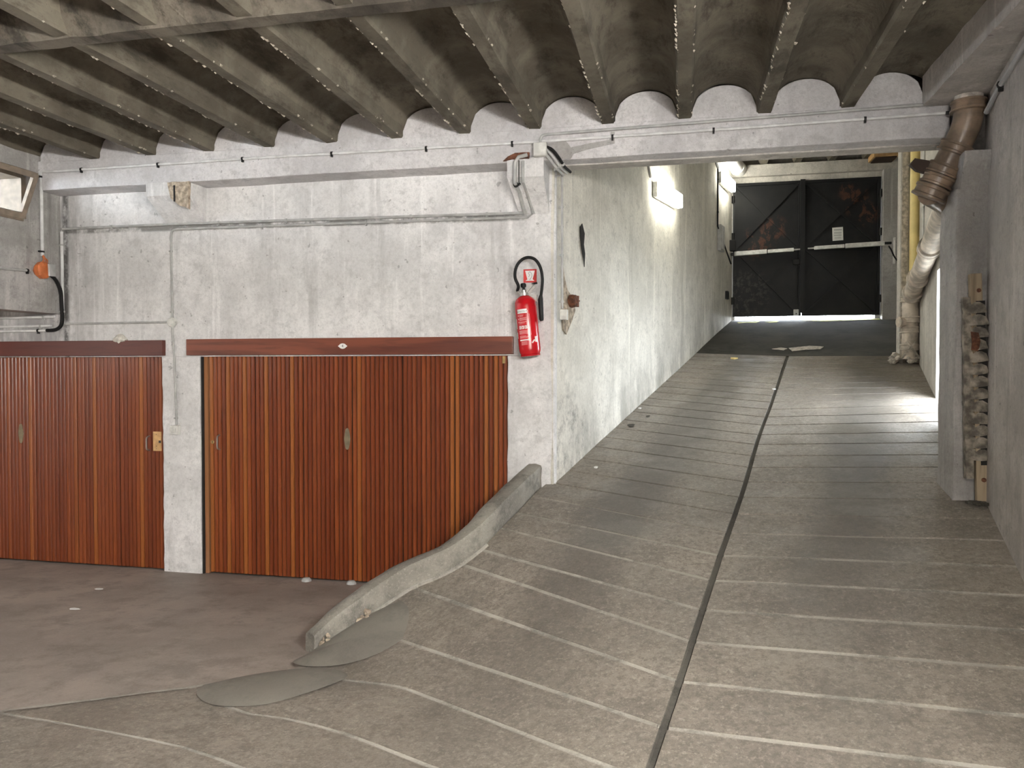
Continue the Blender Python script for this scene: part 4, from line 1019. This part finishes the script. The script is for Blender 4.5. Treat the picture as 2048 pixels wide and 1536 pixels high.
for z in (2.3, 4.9): MB().tube([(2.715,10.06,z-.03),(2.715,10.06,z+.03)], .072, 20).build('collar', 'yellow_pipe', yp, smooth=True)
conduit([(xr(9.38)-.012,9.38,5.4),(xr(9.38)-.012,9.38,2.95)], .012, 'thin white upright conduit on the sunlit wall', 'pvc_white', (.3,.7), clipdir=(1,0,0), clipmat='pvc_grey')

# battered bumper post in the corner by the column
bp = thing('bumper_post', (1.95,5.72,.99), 'battered timber post wrapped in tattered ridged rubber by the column', 'bumper post')
def ln(t, dx=0., dy=0.): return Vector((1.915+.062*t+dx, 5.735+dy, 2.53-1.53*t))
MB().bar(ln(0), ln(1.), .072, .05).build('timber', 'old_timber', bp, bevel=.006)
MB().bar(ln(.10,-.055), ln(.90,-.075), .05, .035).build('side_strip', 'tattered_rubber', bp, subdiv=.04, amp=.008, fr=15)
NB = 13
for i in range(NB):
    t0, t1 = .125 + .70*i/NB, .125 + .70*(i+1)/NB
    a, b = ln(t0), ln(t1); tw = random.uniform(-.006,.006); o_ = Vector((0,-.03,0))
    l, r_ = Vector((-.062,0,0)), Vector((.046+random.uniform(-.004,.012),0,0))
    nt = Vector((0,0,random.uniform(.006,.022)))           # the right-hand side is torn short, leaving a notch
    MB().add([a+l+o_+Vector((0,.02,0)), a+o_*1.0+Vector((tw,0,0)), a+r_*.85+o_*.8, a+r_*.85+Vector((0,.03,0)), b+l*.95+o_*1.2+Vector((0,.02,.007)), b+o_*1.75+Vector((-.01,0,.007)), b+r_*1.15+o_*1.35+nt, b+r_*1.1+Vector((0,.03,0))+nt, a+l+Vector((0,.03,0)), b+l+Vector((0,.03,.004))],
             [(0,1,5,4),(1,2,6,5),(2,3,7,6),(0,4,9,8),(8,3,2,1,0),(4,5,6,7,9),(3,8,9,7)]).build('rubber_ridge', 'tattered_rubber', bp)
MB().bar(ln(.12,.02,-.022), ln(.84,.02,-.022), .055, .012).build('dark_backing', 'dark_gap', bp)
MB().lathe([(.013,0),(.013,.008),(.007,.011)], ln(.075,.012,-.026), (0,-1,0), 10).build('bolt', 'rust', bp); MB().lathe([(.015,0),(.015,.008),(.007,.011)], ln(.905,.006,-.026), (0,-1,0), 10).build('bolt', 'rust', bp)
MB().prism([ln(.255,-.05,-.052), ln(.26,-.005,-.052), ln(.30,.005,-.05), ln(.34,-.01,-.05), ln(.335,-.05,-.05), ln(.30,-.045,-.05)], (0,.01,0)).build('rust_stain', 'rust', bp)
mm = MB()
for i in range(10): mm.obb((1.93+random.uniform(-.05,.06),5.68+random.uniform(-.05,.04),.985+random.uniform(-.005,.012)), (random.uniform(.01,.03),random.uniform(-.01,.01),0), (-.004,.012,0), (0,0,.008))
tag(mm.build('rubble', 'leaf_dark', bp), kind='stuff')
